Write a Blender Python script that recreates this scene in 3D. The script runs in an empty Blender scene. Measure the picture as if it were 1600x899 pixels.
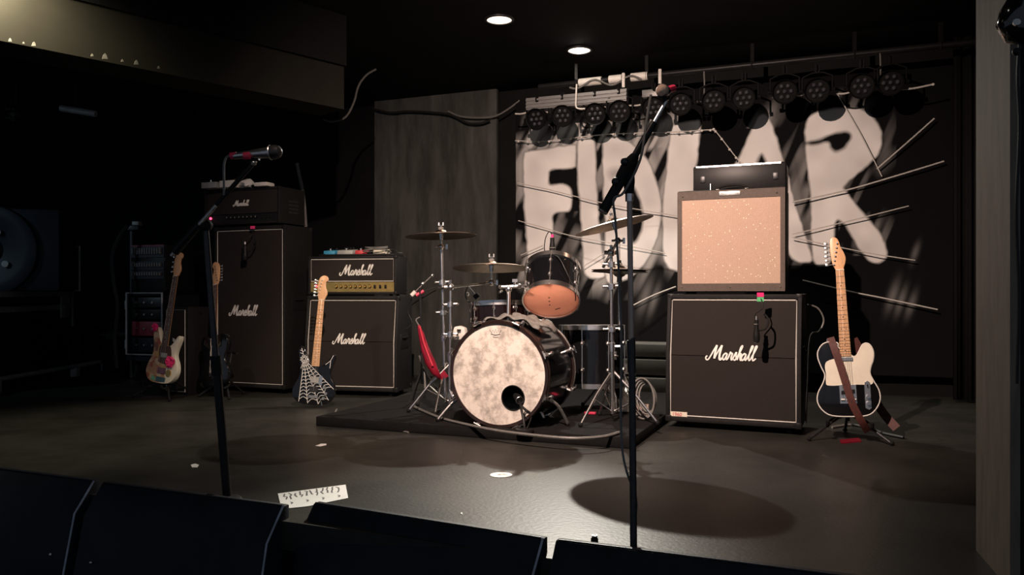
import bpy, bmesh, math, random
import numpy as np
from mathutils import Vector, Matrix
random.seed(7)

# ------------------------------------------------------------------ camera, world, lights, exposure
scene = bpy.context.scene
C = scene.collection
F, H, HOR = 1250.0, 0.80, 460.0          # focal length in pixels, eye height over the stage, horizon row
cd = bpy.data.cameras.new('camera'); cam = bpy.data.objects.new('camera', cd); C.objects.link(cam)
cam.location = (0, 0, H); cam.rotation_euler = (math.pi/2, 0, 0)
cd.sensor_fit = 'HORIZONTAL'; cd.sensor_width = 36.0; cd.lens = F/1600*36.0
cd.shift_y = (HOR-449.5)/1600.0
cd.clip_start = 0.05; cd.clip_end = 60
scene.camera = cam
w = bpy.data.worlds.new('world'); scene.world = w; w.use_nodes = True
w.node_tree.nodes['Background'].inputs[0].default_value = (0.75, 0.9, 1.15, 1)
w.node_tree.nodes['Background'].inputs[1].default_value = 0.14
vs = scene.view_settings
vs.view_transform = 'Standard'; vs.look = 'None'; vs.gamma = 1.0; vs.use_curve_mapping = False
vs.exposure = 0.0
CEIL = 2.75

def spot(name, loc, target, energy, col, size, blend, radius):
    l = bpy.data.lights.new(name, 'SPOT'); l.energy = energy; l.color = col
    l.spot_size = math.radians(size); l.spot_blend = blend; l.shadow_soft_size = radius
    o = bpy.data.objects.new(name, l); C.objects.link(o); o.location = loc
    o.rotation_euler = (Vector(target)-Vector(loc)).to_track_quat('-Z', 'Y').to_euler()
    return o
LAMPS = {   # recessed ceiling downlights: position, aim, watts, colour, cone, blend
 'kit':   ((0.536, 6.38), (0.45, 5.05, 0.0), 230, (1.0, .92, .81), 118, .6),
 'side':  ((-0.09, 5.67), (-0.1, 5.6, 0.0), 30, (1.0, .74, .55), 120, .8),
 'front': ((-0.32, 2.02), (0.52, 5.2, 1.0), 960, (1.0, .74, .62), 92, 1.0),
 'right': ((1.75, 4.75), (1.8, 4.9, 0.0), 9, (1.0, .62, .42), 110, .8),
}
for k, (p, t, e, c, s, b) in LAMPS.items():
    spot('downlight_'+k, (p[0], p[1], CEIL-0.05), t, e, c, s, b, 0.018)
spot('downlight_kit_hot_spot', (0.536, 6.36, CEIL-.05), (-0.22, 2.75, 0), 1050, (1.0, .94, .82), 28, 1.0, 0.02)
spot('wall_lamp_light', (-2.54, 3.866, 2.42), (-2.72, 4.03, 2.26), 95, (1.0, .86, .58), 165, .5, 0.04)

spot('work_lamp_light', (-5.45, 5.2, 2.05), (-4.2, 7.9, .4), 26, (.55, .80, 1.0), 90, 1.0, 0.03)

# ------------------------------------------------------------------ helpers
def P(u, v, Y): return Vector(((u-800)/F*Y, Y, H-(v-HOR)/F*Y))
def G(u, v, z=0.0):                       # the point of height z seen at pixel u, v (below the horizon)
    Y = (H-z)*F/(v-HOR); return Vector(((u-800)/F*Y, Y, z))
YAW = math.radians(22)
R_ = Vector((math.cos(YAW), -math.sin(YAW), 0)); D_ = Vector((math.sin(YAW), math.cos(YAW), 0)); UP = Vector((0, 0, 1))

def smooth(pts, n=6, closed=False):
    pts = [Vector(p) for p in pts]; out = []; m = len(pts)
    rng = range(m if closed else m-1)
    for i in rng:
        p1, p2 = pts[i], pts[(i+1) % m]
        p0 = pts[i-1] if (closed or i > 0) else p1
        p3 = pts[(i+2) % m] if (closed or i+2 < m) else p2
        for k in range(n):
            t = k/n
            out.append(0.5*((2*p1)+(p2-p0)*t+(2*p0-5*p1+4*p2-p3)*t*t+(3*p1-p0-3*p2+p3)*t**3))
    if not closed: out.append(pts[-1])
    return out
def perp(d):
    d = Vector(d).normalized()
    a = d.cross(UP)
    if a.length < 1e-3: a = d.cross(Vector((0, 1, 0)))
    a.normalize(); return a, a.cross(d).normalized()

class MB:
    def __init__(s, o=(0, 0, 0)): s.v = []; s.f = []; s.o = Vector(o)
    def add(s, vs, fs):
        n = len(s.v); s.v += [Vector(p)-s.o for p in vs]; s.f += [tuple(i+n for i in f) for f in fs]; return s
    def box(s, a, b, M=None):
        x0, y0, z0 = a; x1, y1, z1 = b
        vs = [Vector(p) for p in ((x0,y0,z0),(x1,y0,z0),(x1,y1,z0),(x0,y1,z0),(x0,y0,z1),(x1,y0,z1),(x1,y1,z1),(x0,y1,z1))]
        if M is not None: vs = [M @ p for p in vs]
        return s.add(vs, [(0,3,2,1),(4,5,6,7),(0,1,5,4),(1,2,6,5),(2,3,7,6),(3,0,4,7)])
    def cyl(s, p0, p1, r0, r1=None, n=12, caps=True):
        p0, p1 = Vector(p0), Vector(p1); r1 = r0 if r1 is None else r1
        a, b = perp(p1-p0); vs = []
        for i in range(n):
            t = 2*math.pi*i/n; d = a*math.cos(t)+b*math.sin(t); vs += [p0+d*r0, p1+d*r1]
        fs = [(2*i, 2*((i+1) % n), 2*((i+1) % n)+1, 2*i+1) for i in range(n)]
        if caps: fs += [tuple(2*i for i in range(n))[::-1], tuple(2*i+1 for i in range(n))]
        return s.add(vs, fs)
    def tube(s, pts, r, n=6, closed=False, sm=0):
        if sm: pts = smooth(pts, sm, closed)
        pts = [Vector(p) for p in pts]; m = len(pts); vs = []; fs = []; a = None
        for i, p in enumerate(pts):
            if closed: t = pts[(i+1) % m]-pts[i-1]
            else: t = pts[min(i+1, m-1)]-pts[max(i-1, 0)]
            if t.length < 1e-9: t = Vector((0, 0, 1))
            t.normalize()
            if a is None: a, _ = perp(t)
            a = a-t*a.dot(t)
            if a.length < 1e-6: a, _ = perp(t)
            a.normalize(); b = t.cross(a)
            rr = r[i] if isinstance(r, (list, tuple)) else r
            vs += [p+(a*math.cos(2*math.pi*k/n)+b*math.sin(2*math.pi*k/n))*rr for k in range(n)]
        for i in range(m if closed else m-1):
            j = (i+1) % m
            fs += [(i*n+k, i*n+(k+1) % n, j*n+(k+1) % n, j*n+k) for k in range(n)]
        if not closed: fs += [tuple(range(n))[::-1], tuple((m-1)*n+k for k in range(n))]
        return s.add(vs, fs)
    def lathe(s, prof, c, ax, n=32):
        c = Vector(c); ax = Vector(ax).normalized(); a, b = perp(ax); m = len(prof); vs = []; fs = []
        for i in range(n):
            t = 2*math.pi*i/n; d = a*math.cos(t)+b*math.sin(t)
            vs += [c+d*r+ax*h for r, h in prof]
        for i in range(n):
            j = (i+1) % n
            fs += [(i*m+k, j*m+k, j*m+k+1, i*m+k+1) for k in range(m-1)]
        return s.add(vs, fs)
    def ring(s, c, ax, R, r, n=40, k=8):
        return s.lathe([(R+r*math.cos(2*math.pi*i/k), r*math.sin(2*math.pi*i/k)) for i in range(k+1)], c, ax, n)
    def ball(s, c, r, n=12, sc=(1, 1, 1), M=None):
        c = Vector(c); vs = []; fs = []; h = n//2
        for i in range(h+1):
            th = math.pi*i/h
            for k in range(n):
                ph = 2*math.pi*k/n
                p = Vector((math.sin(th)*math.cos(ph)*sc[0]*r, math.sin(th)*math.sin(ph)*sc[1]*r, math.cos(th)*sc[2]*r))
                vs.append(c+(M @ p if M is not None else p))
        for i in range(h):
            for k in range(n): fs.append((i*n+k, (i+1)*n+k, (i+1)*n+(k+1) % n, i*n+(k+1) % n))
        return s.add(vs, fs)
    def prism(s, outline, f0, f1):        # outline of 2-D points, f0 and f1 map them to front and back
        n = len(outline); vs = [f0(p) for p in outline]+[f1(p) for p in outline]
        fs = [tuple(range(n)), tuple(range(n, 2*n))[::-1]]+[(i, n+i, n+(i+1) % n, (i+1) % n) for i in range(n)]
        return s.add(vs, fs)
    def ribbon(s, pts, wd, nrm, th=0.001, sm=0):
        if sm: pts = smooth(pts, sm)
        pts = [Vector(p) for p in pts]; nrm = Vector(nrm).normalized(); m = len(pts); vs = []; fs = []
        for i, p in enumerate(pts):
            t = pts[min(i+1, m-1)]-pts[max(i-1, 0)]
            if t.length < 1e-9: t = Vector((1, 0, 0))
            sd = nrm.cross(t.normalized()).normalized()*wd/2
            vs += [p-sd, p+sd, p-sd+nrm*th, p+sd+nrm*th]
        for i in range(m-1):
            a, b = 4*i, 4*(i+1); fs += [(a+2, a+3, b+3, b+2), (a, a+2, b+2, b), (a+1, b+1, b+3, a+3)]
        fs += [(0, 1, 3, 2), (4*m-4, 4*m-2, 4*m-1, 4*m-3)]
        return s.add(vs, fs)
    def build(s, name, m, parent=None, bevel=0, seg=2, ang=35):
        me = bpy.data.meshes.new(name); me.from_pydata([tuple(p) for p in s.v], [], s.f)
        bm = bmesh.new(); bm.from_mesh(me); bmesh.ops.recalc_face_normals(bm, faces=bm.faces)
        if bevel:
            es = [e for e in bm.edges if len(e.link_faces) == 2 and e.calc_face_angle(0) > 0.6]
            bmesh.ops.bevel(bm, geom=es, offset=bevel, segments=seg, profile=0.5, affect='EDGES', clamp_overlap=True)
        bm.to_mesh(me); bm.free()
        me.shade_smooth(); me.set_sharp_from_angle(angle=math.radians(ang))
        me.materials.append(m)
        o = bpy.data.objects.new(name, me); C.objects.link(o)
        if parent is not None: o.parent = parent
        return o

def tag(o, label, cat, group=None):
    o['label'] = label; o['category'] = cat
    if group: o['group'] = group
    return o
def thing(name, label, cat, loc=(0, 0, 0), rz=0.0, group=None):
    o = bpy.data.objects.new(name, None); C.objects.link(o); o.empty_display_size = .05
    o.location = loc; o.rotation_euler = (0, 0, rz); return tag(o, label, cat, group)
def struct(o): o['kind'] = 'structure'; return o

def mat(name, col, rough=.5, metal=0.0, var=0.0, vscale=20, bump=0.0, bscale=150, emit=None, estr=0, coat=0, spec=None, stretch=None, col2=None):
    m = bpy.data.materials.new(name); m.use_nodes = True; nt = m.node_tree; b = nt.nodes['Principled BSDF']
    b.inputs['Base Color'].default_value = (*col, 1); b.inputs['Roughness'].default_value = rough
    b.inputs['Metallic'].default_value = metal
    if spec is None and max(col) < .06 and metal == 0 and not coat: spec = .18
    if spec is not None: b.inputs['Specular IOR Level'].default_value = spec
    if coat: b.inputs['Coat Weight'].default_value = coat; b.inputs['Coat Roughness'].default_value = .08
    tc = nt.nodes.new('ShaderNodeTexCoord'); src = tc.outputs['Object']
    if stretch:
        mp = nt.nodes.new('ShaderNodeMapping'); mp.inputs['Scale'].default_value = stretch
        nt.links.new(src, mp.inputs[0]); src = mp.outputs[0]
    if var or col2:
        n = nt.nodes.new('ShaderNodeTexNoise'); n.inputs['Scale'].default_value = vscale; n.inputs['Detail'].default_value = 5
        n.inputs['Roughness'].default_value = .65
        nt.links.new(src, n.inputs['Vector'])
        r = nt.nodes.new('ShaderNodeValToRGB'); r.color_ramp.elements[0].position = .32; r.color_ramp.elements[1].position = .68
        c2 = col2 or tuple(min(1, x*(1+var)) for x in col); c1 = col if col2 else tuple(x*(1-var) for x in col)
        r.color_ramp.elements[0].color = (*c1, 1); r.color_ramp.elements[1].color = (*c2, 1)
        nt.links.new(n.outputs['Fac'], r.inputs[0]); nt.links.new(r.outputs[0], b.inputs['Base Color'])
    if bump:
        n = nt.nodes.new('ShaderNodeTexNoise'); n.inputs['Scale'].default_value = bscale; n.inputs['Detail'].default_value = 3
        nt.links.new(src, n.inputs['Vector'])
        bp = nt.nodes.new('ShaderNodeBump'); bp.inputs['Strength'].default_value = bump; bp.inputs['Distance'].default_value = .004
        nt.links.new(n.outputs['Fac'], bp.inputs['Height']); nt.links.new(bp.outputs[0], b.inputs['Normal'])
    if emit:
        b.inputs['Emission Color'].default_value = (*emit, 1); b.inputs['Emission Strength'].default_value = estr
    return m

M = dict(
 floor=mat('stage_floor_paint', (.029, .0285, .025), .42, var=.35, vscale=2.2, bump=.25, bscale=60),
 ceil=mat('black_ceiling_paint', (.010, .010, .010), .85, var=.3, vscale=3),
 wall=mat('black_wall_paint', (.005, .005, .005), .8, var=.3, vscale=3),
 pit=mat('pit_floor', (.01, .01, .012), .8, var=.2),
 panel=mat('grey_wall_panel_paint', (.055, .056, .051), .55, var=.5, vscale=2.0, stretch=(3, 3, .6), bump=.15, bscale=12),
 beam=mat('cream_beam_paint', (.012, .011, .008), .8, var=.15, spec=.2, vscale=4),
 column=mat('column_paint', (.140, .110, .080), .75, var=.25, vscale=6, stretch=(4, 4, .8)),
 tolex=mat('black_tolex', (.013, .0125, .0125), .48, var=.2, vscale=60, bump=.5, bscale=500),
 tolex_brown=mat('worn_combo_tolex', (.085, .062, .048), .55, var=.15, vscale=80, bump=.5, bscale=500),
 grille=mat('black_grille_cloth', (.025, .0205, .0185), .8, var=.3, vscale=400, bump=.5, bscale=700),
 piping=mat('white_piping', (.62, .60, .55), .5, var=.1, vscale=60),
 white=mat('white_plastic', (.75, .72, .66), .4, var=.06, vscale=30),
 logo=mat('white_logo_plastic', (.86, .84, .78), .35, var=.04, vscale=50),
 chrome=mat('chrome', (.92, .90, .88), .27, 1.0, var=.06, vscale=40),
 steel=mat('brushed_steel', (.60, .58, .55), .36, 1.0, var=.15, vscale=80),
 darkmetal=mat('dark_metal', (.045, .045, .047), .4, .7, var=.2, vscale=50),
 alu=mat('aluminium_tray', (.22, .22, .215), .5, .7, var=.15, vscale=20, stretch=(1, 1, 12)),
 black=mat('black_plastic', (.012, .012, .012), .4, var=.2, vscale=40),
 rubber=mat('black_rubber', (.010, .010, .010), .7, var=.2, vscale=60),
 gloss=mat('black_lacquer', (.006, .006, .007), .12, var=.1, vscale=10, coat=.6),
 cable=mat('grey_black_cable', (.018, .018, .017), .45, var=.15, vscale=40),
 palecable=mat('pale_cable', (.15, .145, .135), .5, var=.15, vscale=40),
 string=mat('pale_string', (.55, .53, .49), .7, var=.1, vscale=60),
 cymbal=mat('cymbal_bronze', (.34, .25, .19), .30, 1.0, var=.25, vscale=14, bump=.1, bscale=200),
 gold=mat('gold_panel', (.66, .46, .16), .35, .9, var=.15, vscale=30),
 maple=mat('maple_neck', (.72, .42, .22), .35, var=.12, vscale=20, stretch=(8, 8, .8)),
 rosewood=mat('rosewood_neck', (.085, .045, .03), .45, var=.35, vscale=30, stretch=(8, 8, .8)),
 fret=mat('fret_metal', (.30, .24, .18), .35, .8, var=.1),
 dot=mat('black_inlay', (.02, .015, .012), .4, var=.1),
 cream=mat('cream_pickguard', (.80, .74, .60), .35, var=.05, vscale=20),
 redstrap=mat('dark_red_strap', (.075, .018, .013), .65, var=.3, vscale=60),
 pink=mat('neon_pink_cloth', (.85, .03, .20), .6, var=.2, vscale=60),
 green=mat('green_tape', (.12, .55, .22), .6, var=.1),
 redcloth=mat('red_shiny_nylon', (.24, .010, .026), .3, var=.3, vscale=15),
 towel=mat('grey_towel', (.22, .21, .19), .9, var=.25, vscale=40, bump=.6, bscale=300),
 paper=mat('white_paper', (.80, .79, .75), .7, var=.05, vscale=20),
 ink=mat('pencil_ink', (.10, .10, .10), .7, var=.1),
 bluepedal=mat('blue_pedal_paint', (.05, .30, .48), .4, var=.1),
 greypedal=mat('grey_pedal_paint', (.33, .34, .32), .4, var=.15),
 redpedal=mat('red_pedal_paint', (.55, .035, .05), .4, var=.1),
 led=mat('red_lamp_glow', (.8, .05, .1), .4, emit=(1, .06, .16), estr=3.0, var=.02),
 carpet=mat('black_box_paint', (.0105, .0125, .018), .6, var=.35, vscale=5, bump=.3, bscale=120),
 edge=mat('worn_highlight_edge', (.34, .38, .46), .6, var=.4, vscale=12),  # worn box edge, with its bluish highlight put into the pale colour
 riser=mat('black_riser_carpet', (.0075, .007, .007), .85, var=.3, vscale=30, bump=.5, bscale=400),
 hoop=mat('dark_drum_hoop', (.022, .012, .010), .25, var=.2, vscale=20, coat=.5),
 peach=mat('warm_lit_drum_head', (.72, .24, .13), .45, var=.08, vscale=8),  # peach tint carries the warm light on the head
 hatch=mat('dull_grey_board', (.10, .10, .09), .7, var=.25, vscale=6),
 case=mat('blue_black_case_laminate', (.012, .016, .022), .45, var=.2, vscale=8),
 casealu=mat('case_edge_aluminium', (.36, .37, .37), .5, .15, var=.2, vscale=20),
 redpanel=mat('red_trim', (.16, .02, .03), .5, var=.2),
 copper=mat('copper_grey_hardware', (.55, .42, .36), .45, .25, var=.1),
 amber=mat('cream_windscreen', (.80, .52, .36), .6, var=.2, vscale=60),
 blackcloth=mat('black_curtain', (.0065, .0065, .0068), .9, var=.2, vscale=20),
 parblack=mat('matt_black_can', (.005, .005, .005), .6, var=.2, vscale=30, spec=.08),
 wirecable=mat('dull_cable', (.06, .058, .054), .5, var=.1),
 winred=mat('red_tape', (.55, .03, .08), .5, var=.1),
)
# textured materials of their own
def combo_grille():
    m = mat('tan_sparkle_grille', (.52, .36, .27), .7, var=.18, vscale=260, bump=.6, bscale=420); nt = m.node_tree
    b = nt.nodes['Principled BSDF']; old = b.inputs['Base Color'].links[0].from_socket
    tc = nt.nodes.new('ShaderNodeTexCoord'); v = nt.nodes.new('ShaderNodeTexVoronoi'); v.inputs['Scale'].default_value = 75
    nt.links.new(tc.outputs['Object'], v.inputs['Vector'])
    lt = nt.nodes.new('ShaderNodeMath'); lt.operation = 'LESS_THAN'; lt.inputs[1].default_value = .20
    nt.links.new(v.outputs['Distance'], lt.inputs[0])
    sp = nt.nodes.new('ShaderNodeSeparateColor'); nt.links.new(v.outputs['Color'], sp.inputs[0])
    gt = nt.nodes.new('ShaderNodeMath'); gt.operation = 'GREATER_THAN'; gt.inputs[1].default_value = .80
    nt.links.new(sp.outputs[0], gt.inputs[0])
    mu = nt.nodes.new('ShaderNodeMath'); mu.operation = 'MULTIPLY'
    nt.links.new(lt.outputs[0], mu.inputs[0]); nt.links.new(gt.outputs[0], mu.inputs[1])
    wv = nt.nodes.new('ShaderNodeTexWave'); wv.inputs['Scale'].default_value = 45; wv.bands_direction = 'X'
    nt.links.new(tc.outputs['Object'], wv.inputs['Vector'])
    mr = nt.nodes.new('ShaderNodeMapRange'); mr.inputs['To Min'].default_value = .78; mr.inputs['To Max'].default_value = 1.12
    nt.links.new(wv.outputs['Fac'], mr.inputs['Value'])
    vm = nt.nodes.new('ShaderNodeVectorMath'); vm.operation = 'SCALE'
    nt.links.new(old, vm.inputs[0]); nt.links.new(mr.outputs[0], vm.inputs['Scale'])
    mx = nt.nodes.new('ShaderNodeMix'); mx.data_type = 'RGBA'; mx.inputs['B'].default_value = (1.0, .88, .66, 1)
    nt.links.new(mu.outputs[0], mx.inputs['Factor']); nt.links.new(vm.outputs[0], mx.inputs['A'])
    nt.links.new(mx.outputs['Result'], b.inputs['Base Color']); return m
M['tangrille'] = combo_grille()
def drumskin():
    m = mat('mottled_parchment_head', (.74, .66, .54), .55); nt = m.node_tree; b = nt.nodes['Principled BSDF']
    tc = nt.nodes.new('ShaderNodeTexCoord'); a = nt.nodes.new('ShaderNodeTexNoise')
    a.inputs['Scale'].default_value = 13; a.inputs['Detail'].default_value = 7; a.inputs['Roughness'].default_value = .72
    nt.links.new(tc.outputs['Object'], a.inputs['Vector'])
    r = nt.nodes.new('ShaderNodeValToRGB'); e = r.color_ramp.elements
    e[0].position = .36; e[0].color = (.36, .325, .28, 1); e[1].position = .56; e[1].color = (.78, .71, .63, 1)
    nt.links.new(a.outputs['Fac'], r.inputs[0]); nt.links.new(r.outputs[0], b.inputs['Base Color']); return m
M['skin'] = drumskin()
def patchwork():
    m = mat('patchwork_collage', (.5, .3, .2), .45); nt = m.node_tree; b = nt.nodes['Principled BSDF']
    tc = nt.nodes.new('ShaderNodeTexCoord'); v = nt.nodes.new('ShaderNodeTexVoronoi'); v.inputs['Scale'].default_value = 26
    v.distance = 'CHEBYCHEV'; nt.links.new(tc.outputs['Object'], v.inputs['Vector'])
    sp = nt.nodes.new('ShaderNodeSeparateColor'); nt.links.new(v.outputs['Color'], sp.inputs[0])
    r = nt.nodes.new('ShaderNodeValToRGB'); r.color_ramp.interpolation = 'CONSTANT'; e = r.color_ramp.elements
    e[0].color = (.42, .24, .14, 1); e[1].position = .3; e[1].color = (.38, .10, .06, 1)
    for p, c in ((.5, (.55, .40, .27, 1)), (.68, (.20, .10, .07, 1)), (.82, (.5, .30, .12, 1)), (.93, (.16, .07, .10, 1))):
        k = e.new(p); k.color = c
    nt.links.new(sp.outputs[0], r.inputs[0]); nt.links.new(r.outputs[0], b.inputs['Base Color']); return m
M['patch'] = patchwork()
def attr_mat(name, attr, rough):
    m = mat(name, (.1, .1, .1), rough, bump=.25, bscale=10); nt = m.node_tree; b = nt.nodes['Principled BSDF']
    a = nt.nodes.new('ShaderNodeAttribute'); a.attribute_name = attr
    n = nt.nodes.new('ShaderNodeTexNoise'); n.inputs['Scale'].default_value = 6; n.inputs['Detail'].default_value = 6
    mr = nt.nodes.new('ShaderNodeMapRange'); mr.inputs['To Min'].default_value = .8; mr.inputs['To Max'].default_value = 1.15
    nt.links.new(n.outputs['Fac'], mr.inputs['Value'])
    vm = nt.nodes.new('ShaderNodeVectorMath'); vm.operation = 'SCALE'
    nt.links.new(a.outputs['Color'], vm.inputs[0]); nt.links.new(mr.outputs[0], vm.inputs['Scale'])
    nt.links.new(vm.outputs[0], b.inputs['Base Color']); return m
M['banner'] = attr_mat('printed_banner_cloth', 'print', .9); M['banner'].node_tree.nodes['Principled BSDF'].inputs['Specular IOR Level'].default_value = .1
def film(name, col, clear):
    m = mat(name, col, .5, var=.08, vscale=8); nt = m.node_tree; b = nt.nodes['Principled BSDF']; out = nt.nodes['Material Output']
    t = nt.nodes.new('ShaderNodeBsdfTransparent' if clear else 'ShaderNodeBsdfTranslucent'); t.inputs[0].default_value = (*((1, 1, 1) if clear else col), 1)
    x = nt.nodes.new('ShaderNodeMixShader'); x.inputs[0].default_value = .85 if clear else .6
    nt.links.new(b.outputs[0], x.inputs[1]); nt.links.new(t.outputs[0], x.inputs[2]); nt.links.new(x.outputs[0], out.inputs[0]); return m
M['clearhead'] = film('clear_drum_film', (.7, .68, .64), True); M['peach'] = film('warm_lit_drum_film', (.98, .60, .47), False)  # warm light on the lower tom head is mixed into its peach tint
M['bulb'] = mat('lamp_glass', (1, 1, 1), .4, emit=(1.0, .92, .80), estr=80, var=.01)
M['bulbdim'] = mat('lamp_reflector_glow', (1, .9, .8), .4, emit=(1.0, .80, .62), estr=2.2, var=.01)
M['bulbside'] = mat('lamp_frosted_glow', (1, .9, .8), .4, emit=(1.0, .62, .42), estr=1.2, var=.01)

# ------------------------------------------------------------------ the setting
WA = Vector((.06, 7.55, 0))               # a point of the back wall line
def wallpt(u, off=0.0):                   # where the back wall (moved off metres forward) is met at pixel column u
    a = WA-D_*off; k = (u-800)/F
    t = (k*a.y-a.x)/(R_.x-k*R_.y); return a+R_*t
fl = MB()
e0 = G(-900, 731-40, .0); front_a = Vector((-6.2, 5.14, 0)); front_b = Vector((2.6, 1.35, 0))
bl = wallpt(-260, -.2); br = wallpt(1900, -.2)
fl.prism([(front_a.x, front_a.y), (front_b.x, front_b.y), (3.6, 2.2), (br.x+1, br.y), (bl.x, bl.y), (-7.6, 8.5)], lambda p: Vector((p[0], p[1], 0)), lambda p: Vector((p[0], p[1], -.10)))
struct(fl.build('floor', M['floor']))
struct(MB().box((-9, -3, -1.05), (6, 8, -1.0)).build('floor_pit', M['pit']))
fr = MB(); d = (front_b-front_a).normalized(); n_ = Vector((-d.y, d.x, 0))
fr.add([front_a+n_*.02-UP*.1, front_b+n_*.02-UP*.1, front_b+n_*.02-UP, front_a+n_*.02-UP, front_a+n_*.06-UP*.1, front_b+n_*.06-UP*.1, front_b+n_*.06-UP, front_a+n_*.06-UP],
       [(0,1,2,3),(4,7,6,5),(0,4,5,1),(3,2,6,7),(0,3,7,4),(1,5,6,2)])
struct(fr.build('trim_1', M['wall']))
ce = MB().box((-9, 0.6, CEIL), (6, 11.5, CEIL+.1))
struct(ce.build('ceiling', M['ceil']))
def wallbox(name, a, b, z0, z1, th, m):
    a, b = Vector(a), Vector(b); d = (b-a).normalized(); n = Vector((-d.y, d.x, 0))*th
    o = MB(); o.prism([a, b, b+n, a+n], lambda p: Vector((p.x, p.y, z0)), lambda p: Vector((p.x, p.y, z1)))
    return struct(o.build(name, m))
wallbox('wall_back', bl, wallpt(1700, -.02)+R_*0, 0, CEIL, .12, M['wall'])
wallbox('wall_left', (-7.6, 4.5, 0), (bl.x, bl.y, 0), 0, CEIL, .12, M['wall'])
# grey painted panel between the amplifier corner and the banner
pa, pb = wallpt(585, .05), wallpt(776, .05)
wallbox('wall_panel', pa, pb, 0, CEIL-.002, .045, M['panel'])
# low diagonal beam at the left, pale below and black above
ba, bb = Vector((-3.55, 3.12, 0)), Vector((-1.18, 5.62, 0))
beam = wallbox('trim_2', ba, bb, 2.10, 2.40, .30, M['beam'])
dd = (bb-ba).normalized(); nn = Vector((dd.y, -dd.x, 0))
wallbox('trim_3', ba+nn*.03, bb+nn*.03, 2.40, CEIL, .34, M['wall'])
for k, (u, v, s) in enumerate(((15, 62, .016), (36, 66, .010), (52, 68, .020), (143, 85, .014), (163, 83, .028), (190, 91, .014), (212, 94, .024), (247, 98, .014))):
    Yb = 1.30*F/(HOR-(62+.1825*u)); c = Vector(((u-800)/F*Yb, Yb, 2.10))+nn*.006
    MB().prism([(-s*.5, -s*.2), (s*.5, 0), (s*.3, s*.7), (0, s), (-s*.3, s*.6)], lambda p: c+dd*p[0]+UP*p[1], lambda p: c+dd*p[0]+UP*p[1]+nn*.004).build('paint_flake', M['towel'], beam)
# wall return at the right edge
cf, cn = Vector((.580*2.50, 2.50, 0)), Vector((.6225*2.16, 2.16, 0))
o = MB(); o.prism([cf, cn, cn+Vector((.03, .004, 0)), cf+Vector((.03, .004, 0))], lambda p: Vector((p.x, p.y, -.9)), lambda p: Vector((p.x, p.y, CEIL)))
struct(o.build('trim_4', M['column']))
o = MB(); o.prism([cn+Vector((.03, .004, 0)), Vector((3.8, 2.1, 0)), Vector((3.8, 2.7, 0)), cf+Vector((.03, .004, 0))], lambda p: Vector((p.x, p.y, -.9)), lambda p: Vector((p.x, p.y, CEIL)))
struct(o.build('wall_right', M['wall']))
wallbox('wall_wing', wallpt(1700, -.02), (3.8, 2.7, 0), 0, CEIL, .1, M['wall'])

# ------------------------------------------------------------------ banner with its painted letters (flat print)
def polysdf(poly, U, V):                  # positive inside
    d = np.full(U.shape, 1e9); ins = np.zeros(U.shape, bool); n = len(poly)
    for i in range(n):
        x0, y0 = poly[i]; x1, y1 = poly[(i+1) % n]; ex, ey = x1-x0, y1-y0
        t = np.clip(((U-x0)*ex+(V-y0)*ey)/(ex*ex+ey*ey+1e-9), 0, 1)
        d = np.minimum(d, (U-x0-t*ex)**2+(V-y0-t*ey)**2)
        c = ((y0 > V) != (y1 > V)) & (U < (x1-x0)*(V-y0)/(y1-y0+1e-12)+x0); ins ^= c
    d = np.sqrt(d); return np.where(ins, d, -d)
LET = [
 [(818,246),(826,237),(860,232),(894,227),(900,232),(900,256),(894,262),(862,266),(858,275),(860,290),(880,288),(891,296),(893,316),(888,330),(866,334),(864,350),(866,380),(868,412),(864,428),(850,432),(828,428),(824,380),(819,310)],
 [(903,224),(908,217),(924,217),(929,224),(931,270),(934,330),(940,390),(945,428),(938,434),(916,432),(911,400),(907,330),(902,262)],
 [(942,224),(952,215),(972,217),(992,228),(1012,252),(1026,285),(1033,320),(1031,355),(1020,390),(1000,420),(975,438),(948,440),(944,400),(946,360),(942,290)],
 [(1048,204),(1056,196),(1085,190),(1094,192),(1092,225),(1086,280),(1082,330),(1084,395),(1130,392),(1140,420),(1062,424),(1040,410),(1036,360),(1038,300),(1044,250)],
 [(1146,262),(1160,235),(1176,198),(1186,180),(1197,180),(1206,196),(1222,245),(1236,295),(1252,350),(1268,402),(1258,410),(1238,404),(1222,370),(1205,345),(1180,345),(1150,380),(1110,398),(1100,380),(1125,310)],
 [(1258,206),(1262,186),(1278,176),(1310,170),(1340,170),(1362,182),(1376,205),(1376,232),(1360,255),(1340,272),(1320,290),(1322,300),(1345,330),(1370,358),(1384,385),(1384,402),(1372,411),(1358,407),(1342,388),(1325,358),(1312,344),(1305,350),(1302,380),(1298,408),(1286,416),(1272,408),(1268,370),(1266,300),(1260,250)],
]
HOLES = [
 ([(987,290),(996,302),(1003,325),(1005,345),(999,368),(990,380),(986,372),(985,330)], 3.0),
 ([(950,268),(965,262),(985,268),(975,272),(956,280)], 6.0),
 ([(1258,222),(1280,219),(1300,210),(1318,206),(1329,210),(1327,222),(1317,234),(1305,238),(1298,232),(1294,223),(1276,226),(1258,226)], 3.0),
 ([(1180,262),(1190,240),(1200,262),(1205,290),(1178,292)], 3.0),
]
NX, NZ = 560, 320
b0, b1 = wallpt(806, .12), wallpt(1502, .12); L_ = (b1-b0).length; ztop, zbot = 2.60, .16
S, Z = np.meshgrid(np.linspace(0, L_, NX), np.linspace(zbot, ztop, NZ))
X = b0.x+R_.x*S; Yv = b0.y+R_.y*S
U = 800+F*X/Yv; V = HOR-(Z-H)*F/Yv
rng = np.random.RandomState(3)
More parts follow.
